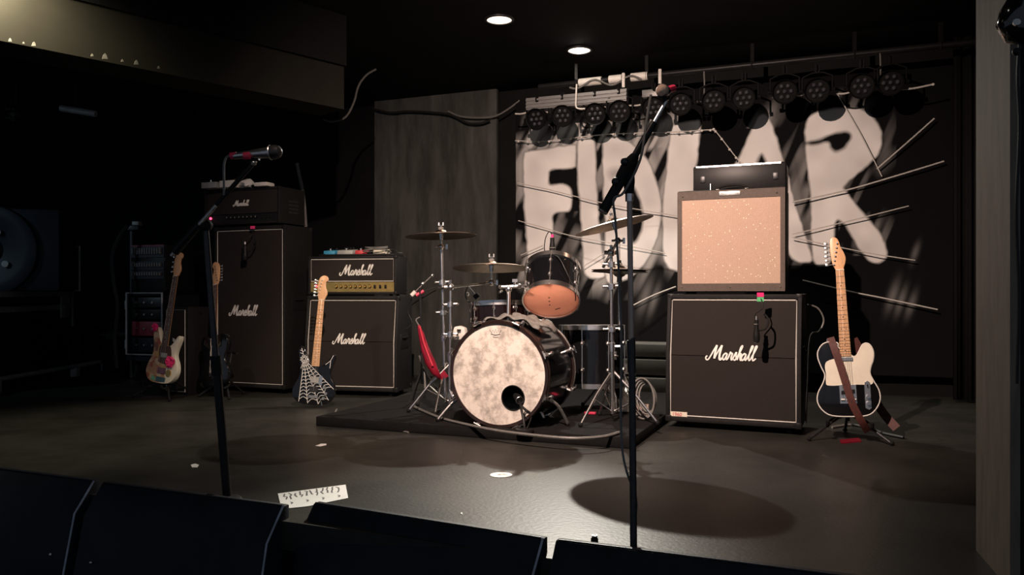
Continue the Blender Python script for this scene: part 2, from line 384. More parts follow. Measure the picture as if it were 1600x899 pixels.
def vnoise(x, y, sc):                     # smooth value noise
    gx, gy = x/sc, y/sc; ix, iy = np.floor(gx).astype(int), np.floor(gy).astype(int); fx, fy = gx-ix, gy-iy
    fx = fx*fx*(3-2*fx); fy = fy*fy*(3-2*fy); T = np.random.RandomState(11).rand(256, 256)
    g = lambda a, b: T[a % 256, b % 256]
    return (g(ix,iy)*(1-fx)+g(ix+1,iy)*fx)*(1-fy)+(g(ix,iy+1)*(1-fx)+g(ix+1,iy+1)*fx)*fy
wob = (vnoise(U, V, 9)-.5)*2.0
sd = [polysdf([tuple(p) for p in smooth([Vector((a, b, 0)) for a, b in L], 4, True) for p in [(p.x, p.y)]], U, V) for L in LET]
best = np.max(sd, axis=0)
I = np.clip((best+wob+2.2)/4.4, 0, 1)
for h, soft in HOLES:
    s_ = polysdf([(p.x, p.y) for p in smooth([Vector((a, b, 0)) for a, b in h], 4, True)], U, V)
    I *= 1-np.clip((s_+wob+soft)/(2*soft), 0, 1)*(1 if soft < 5 else .45)
# brushed streaks printed around the letters
ang = math.radians(62); q = U*math.sin(ang)+V*math.cos(ang)*.85; q2 = -U*math.cos(ang)+V*math.sin(ang)
st = vnoise(q, q2*.16+50, 9.0); st = np.clip((st-.42)*3.2, 0, 1)
halo = np.clip(1+best/34.0, 0, 1)*(best < 0)
msk = np.zeros_like(U)
msk = np.maximum(msk, (V < 238)*(V > 168)*(U < 1060)); msk = np.maximum(msk, (U > 1005)*(U < 1052)*(V < 420)*1.0)
msk = np.maximum(msk, (U > 1195)*(U < 1275)*(V < 420)*.55); msk = np.maximum(msk, (U < 830)*(V > 230)*(V < 440)*.9)
msk = np.maximum(msk, (U > 925)*(U < 950)*.8); msk = np.maximum(msk, (V > 380)*(U < 1060)*(V < 470)*.55)
msk = np.maximum(msk, (U > 1310)*(U < 1400)*(V < 400)*.35); msk = np.maximum(msk, (U > 855)*(U < 912)*(V > 330)*.5)
msk = np.maximum(msk, (V < 200)*(U > 1150)*(U < 1270)*.5)
G_ = np.clip(halo*1.2, 0, 1)*st*msk*.50
for (u_, v_, wd_, hh_) in ((1395,462,7,22),(1408,470,6,20),(1424,476,6,18),(1430,395,5,14),(1008,462,8,26),(1022,468,6,22)):
    G_ = np.maximum(G_, .16*np.exp(-(((U-u_)+(V-v_)*.3)/wd_)**2-((V-v_)/hh_)**2))
q3 = U*math.sin(ang)+V*math.cos(ang)*.85+(vnoise(U, V, 30)-.5)*8; s3 = np.clip((vnoise(q3*1.0, q2*.05+90, 6.0)-.40)*3.6, 0, 1)
zone = np.clip((V-172)/22, 0, 1)*np.clip((238-V)/8, 0, 1)*np.clip((1052-U)/16, 0, 1)*np.clip((U-812)/14, 0, 1)*(best < 1)
G_ = np.maximum(G_, zone*s3*.62)
val = np.maximum(I, G_*(1-I))
base = np.array([.0055, .0055, .006]); ink = np.array([.80, .785, .755])
tone = (.86+.28*vnoise(U, V, 26))[..., None]
colr = base*(1-val[..., None])+ink*val[..., None]*tone
fold = .012*np.sin(S*5.1)+.004*np.sin(S*13.7+Z*1.1)+.006*(vnoise(S*100, Z*100, 30)-.5)+.001*np.sin(S*31+Z*3)
co = np.stack([X-D_.x*fold, Yv-D_.y*fold, Z], -1).reshape(-1, 3)
idx = np.arange(NX*NZ).reshape(NZ, NX)
fq = np.stack([idx[:-1,:-1], idx[:-1,1:], idx[1:,1:], idx[1:,:-1]], -1).reshape(-1, 4)
me = bpy.data.meshes.new('banner'); me.from_pydata(co.tolist(), [], fq.tolist())
at = me.color_attributes.new('print', 'FLOAT_COLOR', 'POINT')
at.data.foreach_set('color', np.concatenate([colr.reshape(-1, 3), np.ones((NX*NZ, 1))], 1).astype(np.float32).ravel())
me.shade_smooth(); me.materials.append(M['banner'])
ban = bpy.data.objects.new('banner', me); C.objects.link(ban)
so = ban.modifiers.new('cloth_thickness', 'SOLIDIFY'); so.thickness = .003; so.offset = -1
tag(ban, 'black cloth banner with huge pale painted letters FIDLAR on the back wall', 'banner')
# black curtain beyond the banner
c0, c1 = wallpt(1490, .30), wallpt(1640, .30); o = MB(); n = 90; vs_ = []; fs_ = []
for i in range(n):
    t = i/(n-1); p = c0.lerp(c1, t)-D_*(.03*math.sin(t*48)+.012*math.sin(t*113)); vs_ += [p+UP*.02, p+UP*2.7]
fs_ = [(2*i, 2*i+2, 2*i+3, 2*i+1) for i in range(n-1)]
o.add(vs_, fs_); cu = o.build('stage_curtain', M['blackcloth'], ang=80); cu.modifiers.new('cloth_thickness', 'SOLIDIFY').thickness = .004
tag(cu, 'black pleated curtain hanging between the banner and the pale column', 'curtain')

# ------------------------------------------------------------------ lettering
A_ = [(3.05,.85),(2.75,1.02),(2.4,.72),(2.33,.28),(2.58,-.02),(2.9,.3),(3.1,.98),(3.02,.35),(3.16,0),(3.42,.32)]
L_L = [(7.05,.3),(7.5,1.3),(7.78,2.0),(7.72,2.25),(7.5,2.05),(7.36,1.0),(7.38,.25),(7.56,-.02),(7.8,.28)]
SCRIPT = [
 ([(-.75,.55),(-1.0,.35),(-.9,.0),(-.5,-.05),(-.1,.55),(.3,1.45),(.72,2.25)], 1.0), ([(.72,2.25),(.66,1.2),(.70,.15)], 1.5),
 ([(.70,.15),(1.15,1.2),(1.72,2.25)], 1.0), ([(1.72,2.25),(1.62,1.1),(1.68,.25),(1.9,0),(2.2,.25)], 1.5),
 (A_, 1.1), ([(3.42,.32),(3.6,.95),(3.68,1.2),(3.84,.98),(4.1,1.0),(3.98,.4),(4.1,0),(4.35,.25)], 1.1),
 ([(4.3,.2),(4.78,1.2),(4.84,.7),(4.98,.28),(4.74,-.02),(4.48,.1)], 1.1),
 ([(4.95,.2),(5.45,1.2),(5.76,2.0),(5.7,2.25),(5.48,1.95),(5.34,1.0),(5.2,0)], 1.0), ([(5.2,.3),(5.5,.95),(5.76,.95),(5.72,.4),(5.88,0),(6.1,.25)], 1.2),
 ([(a+3.65, b) for a, b in A_], 1.1), (L_L, 1.0), ([(a+.75, b) for a, b in L_L[:-1]]+[(8.75,.35)], 1.0)]
def script_logo(cx, cz, width, place, nrm, parent, name='logo', m=None):
    """the amplifier maker's script lettering; place maps (x, z) in metres to a local point"""
    k = width/10.3; b = MB()
    for pts, wd in SCRIPT:
        q = [place(cx+(x+.22*z-4.1)*k, cz+(z*1.28-1.3)*k) for x, z in pts]
        b.ribbon(q, wd*.24*k*1.15, nrm, .004, sm=5)
    return b.build(name, m or M['logo'], parent)
def text_mesh(body, size, place, parent, name, m, ext=.0006):
    cu = bpy.data.curves.new('t', 'FONT'); cu.body = body; cu.size = size; cu.extrude = ext; cu.align_x = 'CENTER'; cu.align_y = 'CENTER'
    o = bpy.data.objects.new('t', cu); C.objects.link(o); bpy.context.view_layer.update()
    me = bpy.data.meshes.new_from_object(o.evaluated_get(bpy.context.evaluated_depsgraph_get()))
    bpy.data.objects.remove(o); bpy.data.curves.remove(cu)
    for v in me.vertices: v.co = place(v.co.x, v.co.y, v.co.z)
    me.materials.clear(); me.materials.append(m)
    o = bpy.data.objects.new(name, me); C.objects.link(o); o.parent = parent; return o

# ------------------------------------------------------------------ amplifiers
def amp_cab(name, label, corner, yaw, w, h, d, slant=0.0, logo=(0, .5), logo_w=.26, feet=.04, group=None, split=True):
    """corner = front right bottom corner on the floor; local x right, y back"""
    c = Vector((corner[0], corner[1], 0)); rz = -yaw
    ctr = c+Matrix.Rotation(rz, 3, 'Z') @ Vector((-w/2, d/2, 0))
    t = thing(name, label, 'amp cabinet', ctr, rz, group)
    x0, x1, y0, y1, z0, z1 = -w/2, w/2, -d/2, d/2, feet, h
    zm = z0+(h-feet)*.52
    fy = lambda z: y0+(0 if z <= zm else slant*(z-zm)/(z1-zm))
    s_ = .022
    side = [(y0, z0), (y0, zm), (fy(z1), z1), (y1, z1), (y1, z0)]
    b = MB()
    for xa, xb in ((x0, x0+s_), (x1-s_, x1)):
        b.prism(side, lambda p: Vector((xa, p[0], p[1])), lambda p: Vector((xb, p[0], p[1])))
    b.box((x0+s_, y0, z0), (x1-s_, y1, z0+s_*1.3)); b.box((x0+s_, fy(z1-s_), z1-s_*1.3), (x1-s_, y1, z1)); b.box((x0+s_, y1-.02, z0+s_*1.3), (x1-s_, y1, z1-s_*1.3))
    b.build('body', M['tolex'], t, bevel=.004)
    gi = .012; g0, g1 = z0+s_*1.3, z1-s_*1.3
    def panel(za, zb):
        q = MB(); q.add([(x0+s_, fy(za)+gi, za), (x1-s_, fy(za)+gi, za), (x1-s_, fy(zb)+gi, zb), (x0+s_, fy(zb)+gi, zb),
                         (x0+s_, fy(za)+gi+.012, za), (x1-s_, fy(za)+gi+.012, za), (x1-s_, fy(zb)+gi+.012, zb), (x0+s_, fy(zb)+gi+.012, zb)],
                        [(0,1,2,3),(4,7,6,5),(0,4,5,1),(1,5,6,2),(2,6,7,3),(3,7,4,0)])
        return q.build('grille', M['grille'], t)
    if split: panel(g0, zm-.002); panel(zm+.002, g1)
    else: panel(g0, g1)
    pi = s_+.006
    pts = [(x0+pi, fy(g0)+gi-.003, g0+.006), (x1-pi, fy(g0)+gi-.003, g0+.006), (x1-pi, fy(zm)+gi-.003, zm), (x1-pi, fy(g1)+gi-.003, g1-.006), (x0+pi, fy(g1)+gi-.003, g1-.006), (x0+pi, fy(zm)+gi-.003, zm)]
    MB().tube(pts, .0042, 6, True).build('piping', M['piping'], t)
    lz = z0+(h-feet)*logo[1]; sl = slant/(z1-zm) if lz > zm else 0
    script_logo(logo[0], lz, logo_w, lambda x, z: Vector((x, fy(z)+gi-.003, z)), (0, -1, sl), t)
    for xx in (x0, x1):
        for zz, yy in ((z0, y0), (z1, fy(z1)), (z0, y1), (z1, y1)):
            sx = 1 if xx < 0 else -1; sy = 1 if yy < 0 else -1; sz = 1 if zz == z0 else -1
            q = MB().box((min(xx-.003*sx, xx+.035*sx), min(yy-.003*sy, yy+.035*sy), min(zz-.003*sz, zz+.035*sz)), (max(xx-.003*sx, xx+.035*sx), max(yy-.003*sy, yy+.035*sy), max(zz-.003*sz, zz+.035*sz)))
            q.build('corner_guard', M['black'], t, bevel=.006)
    hb = MB(); hb.box((x1-.004, -.09, zm-.06), (x1+.004, .09, zm+.06)); hd = hb.build('side_handle', M['black'], t, bevel=.004)
    MB().tube([(x1+.003, -.06, zm+.03), (x1+.014, -.045, zm+.03), (x1+.014, .045, zm+.03), (x1+.003, .06, zm+.03)], .006, 6).build('grip', M['rubber'], hd)
    for xx in (x0+.07, x1-.07):
        for yy in (y0+.06, y1-.06):
            q = MB(); q.cyl((xx-.012, yy, feet*.5), (xx+.012, yy, feet*.5), feet*.5, n=14); q.box((xx-.018, yy-.018, feet*.8), (xx+.018, yy+.018, feet+.001)); q.build('caster', M['rubber'], t)
    return t

def amp_head(name, label, corner, z, yaw, w, h, d, gold=True, logo=(0, .6), logo_w=.22, led=True, knobs=8, cat='amp head', piping=True):
    c = Vector((corner[0], corner[1], z)); rz = -yaw
    ctr = c+Matrix.Rotation(rz, 3, 'Z') @ Vector((-w/2, d/2, 0))
    t = thing(name, label, cat, ctr, rz)
    x0, x1, y0, y1 = -w/2, w/2, -d/2, d/2; z0, z1 = .012, h; s_ = .02
    b = MB(); b.box((x0, y0, z0), (x0+s_, y1, z1)); b.box((x1-s_, y0, z0), (x1, y1, z1))
    b.box((x0+s_, y0, z0), (x1-s_, y1, z0+s_)); b.box((x0+s_, y0, z1-s_), (x1-s_, y1, z1)); b.box((x0+s_, y0+.03, z0+s_), (x1-s_, y1, z1-s_))
    b.build('body', M['tolex'], t, bevel=.005)
    zp = z0+s_+(h*.26 if gold else h*.22)
    MB().box((x0+s_, y0+.010, zp), (x1-s_, y0+.028, z1-s_)).build('grille', M['grille'], t)
    if piping:
        MB().tube([(x0+s_+.005, y0+.007, zp+.002), (x1-s_-.005, y0+.007, zp+.002), (x1-s_-.005, y0+.007, z1-s_-.005), (x0+s_+.005, y0+.007, z1-s_-.005)], .0038, 6, True).build('piping', M['piping'], t)
    cp = MB().box((x0+s_, y0+.008, z0+s_), (x1-s_, y0+.028, zp-.006)).build('control_panel', M['gold'] if gold else M['black'], t)
    zk = (z0+s_+zp)/2
    for i in range(knobs):
        x = x0+w*(.32+.38*i/(knobs-1))
        q = MB(); q.cyl((x, y0+.009, zk), (x, y0-.008, zk), .011, .009, 14); kb = q.build('knob', M['gold'] if gold else M['black'], cp)
        MB().ring((x, y0+.007, zk), (0, -1, 0), .013, .002, 14, 5).build('knob_skirt', M['black'] if gold else M['steel'], cp) if gold else MB().box((x-.0015, y0-.0095, zk), (x+.0015, y0-.0078, zk+.009)).build('pointer', M['white'], cp)
    for i in range(3):
        x = x0+w*(.76+.06*i); MB().box((x-.008, y0-.002, zk-.014), (x+.008, y0+.010, zk+.014)).build('switch', M['black'], cp, bevel=.002)
    if led: MB().ball((x0+w*.09, y0+.002, zk+.004), .011, 10).build('pilot_lamp', M['led'], cp)
    script_logo(logo[0], h*logo[1], logo_w, lambda x, zz: Vector((x, y0+.006, zz)), (0, -1, 0), t)
    MB().tube([(-.11, 0, z1), (-.10, 0, z1+.022), (0, 0, z1+.028), (.10, 0, z1+.022), (.11, 0, z1)], .009, 8, sm=4).build('handle', M['rubber'], t)
    for xx in (x0, x1):
        sx = 1 if xx < 0 else -1
        for yy in (y0, y1):
            sy = 1 if yy < 0 else -1
            for zz in (z0, z1):
                sz = 1 if zz == z0 else -1
                MB().box((min(xx-.002*sx, xx+.024*sx), min(yy-.002*sy, yy+.024*sy), min(zz-.002*sz, zz+.024*sz)), (max(xx-.002*sx, xx+.024*sx), max(yy-.002*sy, yy+.024*sy), max(zz-.002*sz, zz+.024*sz))).build('corner_guard', M['black'], t, bevel=.005)
            MB().cyl((xx+.06*sx, yy+.05*sy, 0), (xx+.06*sx, yy+.05*sy, z0+.001), .014, n=10).build('foot', M['rubber'], t)
    return t

Y24 = math.radians(24); Y12 = math.radians(12)
cabR = amp_cab('guitar_cabinet', 'black slanted guitar cabinet with white script logo under the tan combo', (1.627, 4.50), Y24, .769, .80, .36, .055, (-.0, .545), .30)
st_ = MB().box((-.769/2+.03, -.18+.004, .062), (-.769/2+.128, -.18+.011, .096)).build('sticker', M['cream'], cabR)
text_mesh('1960', .030, lambda x, y, z: Vector((-.769/2+.068+x, -.18+.003-z, .080+y)), cabR, 'sticker_print', M['winred'])
cabM = amp_cab('guitar_cabinet', 'black guitar cabinet with script logo behind the spider web guitar', (-.893, 6.20), Y12, .775, .785, .355, .05, (-.01, .545), .285)
cabL = amp_cab('bass_cabinet', 'tall black speaker cabinet with a script logo at the left', (-1.812, 6.38), YAW, .715, 1.355, .36, 0, (-.06, .475), .30, split=False)
headM = amp_head('valve_amplifier', 'black valve head with gold control panel on the middle cabinet', (-.905, 6.25), .787, Y12, .745, .315, .25, True, (.04, .64), .29)
headL = amp_head('valve_amplifier', 'black head with dark control panel on the tall cabinet', (-1.85, 6.36), 1.357, YAW, .765, .305, .33, False, (-.0, .60), .165, piping=False)
# side vents of the left head
v_ = MB()
for k in range(4): v_.box((.765/2-.001, -.05+.0, .10+.03*k), (.765/2+.002, .08, .113+.03*k))
v_.build('side_vent', M['darkmetal'], headL)
# a head standing on end beside the tall cabinet
t = thing('valve_amplifier', 'small black amplifier standing on end with its logo reading upward', 'amp head', (-2.62, 6.50, 0), -math.radians(30))
MB().box((-.135, -.12, .0), (.135, .12, .70)).build('body', M['tolex'], t, bevel=.006)
MB().box((-.115, -.128, .02), (.115, -.12, .68)).build('grille', M['grille'], t)
MB().tube([(-.112, -.13, .025), (.112, -.13, .025), (.112, -.13, .675), (-.112, -.13, .675)], .0035, 6, True).build('piping', M['piping'], t)
script_logo(.02, -.03, .20, lambda x, z: Vector((-.03-z, -.13, .33+x)), (0, -1, 0), t)
for zz in (.05, .65): MB().cyl((.135, .0, zz), (.142, .0, zz), .014, n=10).build('foot', M['rubber'], t)

# combo amplifier
cc = Vector((1.575, 4.60, .802)); w, h, dpt = .623, .620, .30
t = thing('combo_amplifier', 'tan-grilled combo amplifier standing on the slanted right-hand cabinet', 'amplifier', cc+Matrix.Rotation(-YAW, 3, 'Z') @ Vector((-w/2, dpt/2, 0)), -YAW)
combo = t; x0, x1, y0, y1 = -w/2, w/2, -dpt/2, dpt/2
b = MB(); b.box((x0, y0, .012), (x1, y1, h)); b.build('body', M['tolex'], t, bevel=.010)
q = MB(); q.box((x0+.004, y0-.006, .016), (x1-.004, y0, .062)); q.box((x0+.004, y0-.006, h-.058), (x1-.004, y0, h-.006)); q.box((x0+.004, y0-.006, .062), (x0+.03, y0, h-.058)); q.box((x1-.03, y0-.006, .062), (x1-.004, y0, h-.058))
q.build('front_frame', M['tolex_brown'], t)
MB().box((x0+.03, y0-.003, .062), (x1-.03, y0+.002, h-.058)).build('grille', M['tangrille'], t)
np_ = MB().box((-.062, y0-.010, h-.040), (.058, y0-.006, h-.015)).build('name_plate', M['steel'], t, bevel=.001)
text_mesh('Fender . De Ville', .0145, lambda x, y, z: Vector((-.002+x, y0-.0108-z, h-.0275+y)), np_, 'name_print', M['dot'])
for xx in (x0+.035, x1-.05): MB().ball((xx, y0-.007, h-.035), .006, 8).build('screw', M['steel'], t)
for xx in (x0+.03, 0, x1-.03): MB().ball((xx, y0-.007, .04), .005, 8).build('screw', M['steel'], t)
hd = MB().tube([(-.085, -.06, h), (-.075, -.06, h+.022), (-.03, -.06, h+.032), (.03, -.06, h+.032), (.075, -.06, h+.022), (.085, -.06, h)], .008, 8, sm=4).build('handle', M['rubber'], t)
for xx in (-.085, .085): MB().box((xx-.012, -.068, h-.001), (xx+.012, -.052, h+.012)).build('handle_bracket', M['chrome'], hd, bevel=.003)
MB().cyl((x0+.18, -.02, h), (x0+.18, -.02, h+.052), .006, n=10).build('jack_plug', M['chrome'], t)
for xx in (x0+.06, x1-.06):
    for yy in (y0+.05, y1-.05): MB().cyl((xx, yy, 0), (xx, yy, .0125), .015, n=10).build('foot', M['rubber'], t)
MB().tube([(.10, -.05, h+.006), (.16, -.03, h+.010), (.22, -.05, h+.008), (.29, -.045, h+.012)], .005, 6, sm=5).build('patch_cable', M['cable'], t)
# long case lying on the combo
w2 = .545; h2 = .165
t = thing('black_equipment_case', 'long black case with a bright steel edge lying on top of the tan combo', 'case', (0, 0, 0), -YAW)
p = Vector((1.575, 4.60, .802+h))+Matrix.Rotation(-YAW, 3, 'Z') @ Vector((-w2/2-.005, .115+.12, .001)); t.location = p
MB().box((-w2/2, -.10, 0), (w2/2, .12, h2)).build('body', M['black'], t, bevel=.012)
MB().box((-w2/2+.02, -.104, h2-.012), (w2/2-.03, -.097, h2-.003)).build('edge_strip', M['chrome'], t)
for s in (-1, 1): MB().box((s*(w2/2-.06)-.015, -.107, .06), (s*(w2/2-.06)+.015, -.099, .10)).build('latch', M['darkmetal'], t, bevel=.002)

# microphones clipped over the cabinets
def hung_mic(name, label, top, mid, low, tapes, r=.012):
    t = thing(name, label, 'microphone', low); o = t.location
    for z_, m in tapes: MB(o).box((top.x-.018, top.y-.006, top.z+z_), (top.x+.018, top.y+.004, top.z+z_+.024)).build('cable_tape', M[m], t)
    MB(o).tube([top+Vector((.0, 0, .012)), top.lerp(mid, .4)+Vector((.02, -.01, 0)), mid+Vector((-.01, 0, .03)), mid], .0035, 6, sm=6).build('cable', M['cable'], t)
    MB(o).cyl(mid+Vector((0, 0, .02)), mid-Vector((0, 0, .005)), r*.75, n=12).build('connector', M['steel'], t)
    MB(o).lathe([(0, 0), (r, 0), (r*1.05, -.05), (r*1.5, -.08), (r*1.6, -.10), (r*1.3, -.125), (0, -.13)], mid, UP, 14).build('body', M['black'], t)
    MB(o).ring(mid-UP*.025, UP, r*1.05, .003, 14, 5).build('band', M['steel'], t)
    MB(o).tube([mid+Vector((.0, 0, -.06)), mid+Vector((.05, .0, -.05)), mid+Vector((.075, .03, .0)), mid+Vector((.06, .05, .03))], .006, 6, sm=4).build('holder', M['rubber'], t)
    return t
fr = lambda u, v, y: P(u, v, y)
hung_mic('clip_microphone', 'small black microphone hanging on its cable before the slanted right-hand cabinet', fr(1188, 468, 4.50), fr(1182, 500, 4.46), fr(1184, 520, 4.46), ((-.012, 'green'), (.014, 'pink')))
hung_mic('clip_microphone', 'small black microphone hanging before the tall left cabinet', fr(395, 358, 6.44), fr(383, 382, 6.40), fr(383, 400, 6.40), ((.0, 'pink'),), .015)

# things on the amplifiers
t = thing('pedalboard', 'flat black pedal tray on top of the gold-panelled head', 'pedalboard', (0, 0, 0), -Y12)
pb_ = Vector((-.905, 6.25, .787+.316)); Rm = Matrix.Rotation(-Y12, 3, 'Z')
t.location = pb_+Rm @ Vector((-.36, .115, 0))
MB().box((-.30, -.10, .0), (.34, .11, .016)).build('tray', M['black'], t, bevel=.004)
for s in (-1, 1): MB().box((.02+s*.29-.012, -.09, .016), (.02+s*.29+.012, .10, .02)).build('velcro_strip', M['rubber'], t)
def pedal(label, x, wd, m, ht=.042, nk=2):
    p = thing('effects_pedal', label, 'pedal', pb_+Rm @ Vector((-.36+x, .105, .016)), -Y12)
    MB().add([(-wd/2, -.06, 0), (wd/2, -.06, 0), (wd/2, .06, 0), (-wd/2, .06, 0), (-wd/2, -.055, ht*.7), (wd/2, -.055, ht*.7), (wd/2, .055, ht), (-wd/2, .055, ht)], [(0,3,2,1),(4,5,6,7),(0,1,5,4),(1,2,6,5),(2,3,7,6),(3,0,4,7)]).build('housing', m, p, bevel=.003)
    for k in range(nk): MB().cyl((-wd*.28+wd*.56*k/max(1, nk-1), .03, ht*.9), (-wd*.28+wd*.56*k/max(1, nk-1), .03, ht+.014), .008, n=10).build('knob', M['black'], p)
    MB().cyl((0, -.03, ht*.7), (0, -.03, ht*.7+.018), .008, n=10).build('footswitch', M['chrome'], p)
    MB().cyl((wd/2, .0, ht*.45), (wd/2+.03, .0, ht*.45), .007, n=8).build('jack_plug', M['steel'], p)
    return p
pedal('blue effects pedal at the left end of the pedal tray', -.225, .095, M['bluepedal'])
pedal('wide grey effects pedal between the blue and red pedals', -.09, .13, M['greypedal'], .045, 4)
pedal('red effects pedal on the pedal tray', .035, .075, M['redpedal'])
pedal('pale effects pedal under the coiled cable', .20, .10, M['cream'])
t = thing('coiled_cable', 'loose coil of pale cable on the right of the pedal tray', 'cable', pb_+Rm @ Vector((-.17, .09, .02)), -Y12)
MB().tube([(math.cos(a)*(.10+.01*math.sin(a*2.3)), -.075+math.sin(a)*.05, .012+.004*math.sin(a*1.7)+.002*a) for a in np.linspace(0, 6*math.pi, 90)], .004, 6).build('loops', M['palecable'], t)
MB().tube([(.1, -.08, .02), (.14, -.05, .03), (.17, -.07, .005), (.2, -.04, .0)], .004, 6, sm=5).build('cable_end', M['cable'], t)
zt = 1.357+.306
def top_item(name, label, cat, u, v, Yd, build):
    p = P(u, v, Yd); t = thing(name, label, cat, (p.x, p.y, zt), -YAW); build(t); return t
def grey_box(t):
    MB().box((-.075, -.06, 0), (.075, .06, .048)).build('housing', M['greypedal'], t, bevel=.003)
    for k in (-.03, .02): MB().cyl((k, .02, .048), (k, .02, .062), .008, n=10).build('knob', M['black'], t)
    MB().cyl((.0, -.03, .048), (.0, -.03, .068), .007, n=10).build('footswitch', M['chrome'], t)
top_item('tuner_pedal', 'dull grey pedal at the left end of the tall stack', 'pedal', 334, 290, 6.55, grey_box)
def white_box(t):
    MB().box((-.075, -.06, 0), (.075, .06, .055)).build('housing', M['white'], t, bevel=.004)
    MB().cyl((.03, .0, .055), (.03, .0, .075), .01, n=10).build('knob', M['black'], t)
top_item('effects_pedal', 'white pedal on top of the tall stack behind the boom', 'pedal', 362, 290, 6.50, white_box)
def crumple(t):
    rr = random.Random(4); q = MB(); q.ball((0, 0, .03), .05, 10, (1.3, 1, .6)); q.v = [p+Vector((rr.uniform(-.012, .012), rr.uniform(-.01, .01), rr.uniform(-.008, .012))) for p in q.v]
    for p in q.v: p.z = max(p.z, 0)
    q.build('crumpled_sheet', M['paper'], t, ang=10)
top_item('crumpled_paper', 'crumpled white paper on top of the tall stack', 'paper', 386, 290, 6.44, crumple)
def plate(t):
    MB().box((-.062, -.05, 0), (.062, .05, .028)).build('lid', M['white'], t, bevel=.005); MB().box((-.055, -.043, .028), (.055, .043, .031)).build('lid_top', M['paper'], t)
top_item('white_box', 'flat white box at the right end of the tall stack', 'box', 413, 283, 6.42, plate)

# ------------------------------------------------------------------ guitars
TELE = [(0,0),(.09,.006),(.135,.04),(.158,.09),(.155,.14),(.132,.19),(.118,.225),(.122,.26),(.137,.30),(.142,.34),(.132,.375),(.112,.392),(.09,.385),(.072,.355),(.055,.327),(.033,.318),(.03,.33),(-.03,.37),(-.035,.397),(-.07,.405),(-.11,.396),(-.138,.36),(-.142,.32),(-.128,.27),(-.112,.225),(-.125,.18),(-.152,.13),(-.158,.08),(-.135,.035),(-.09,.006)]
STRAT = [(0,0),(.09,.008),(.14,.045),(.16,.10),(.15,.155),(.125,.20),(.113,.235),(.118,.275),(.13,.315),(.140,.352),(.134,.378),(.118,.37),(.095,.335),(.07,.305),(.04,.29),(.0,.292),(-.035,.30),(-.06,.33),(-.085,.385),(-.105,.42),(-.125,.43),(-.138,.405),(-.135,.36),(-.12,.30),(-.112,.25),(-.12,.20),(-.145,.15),(-.16,.095),(-.14,.04),(-.09,.008)]
HEAD = [(-.021,0),(-.026,.012),(-.034,.03),(-.040,.07),(-.043,.12),(-.040,.165),(-.026,.182),(-.008,.178),(.004,.160),(.012,.125),(.026,.095),(.034,.065),(.030,.035),(.022,.012),(.021,0)]
HEADS = [(-.021,0),(-.030,.020),(-.036,.06),(-.038,.11),(-.034,.150),(-.020,.176),(.006,.186),(.030,.176),(.036,.150),(.022,.132),(.022,.10),(.034,.07),(.038,.045),(.030,.022),(.021,0)]
def inside(poly, x, z):
    c = False; n = len(poly)
    for i in range(n):
        x0, y0 = poly[i]; x1, y1 = poly[(i+1) % n]
        if (y0 > z) != (y1 > z) and x < (x1-x0)*(z-y0)/(y1-y0)+x0: c = not c
    return c
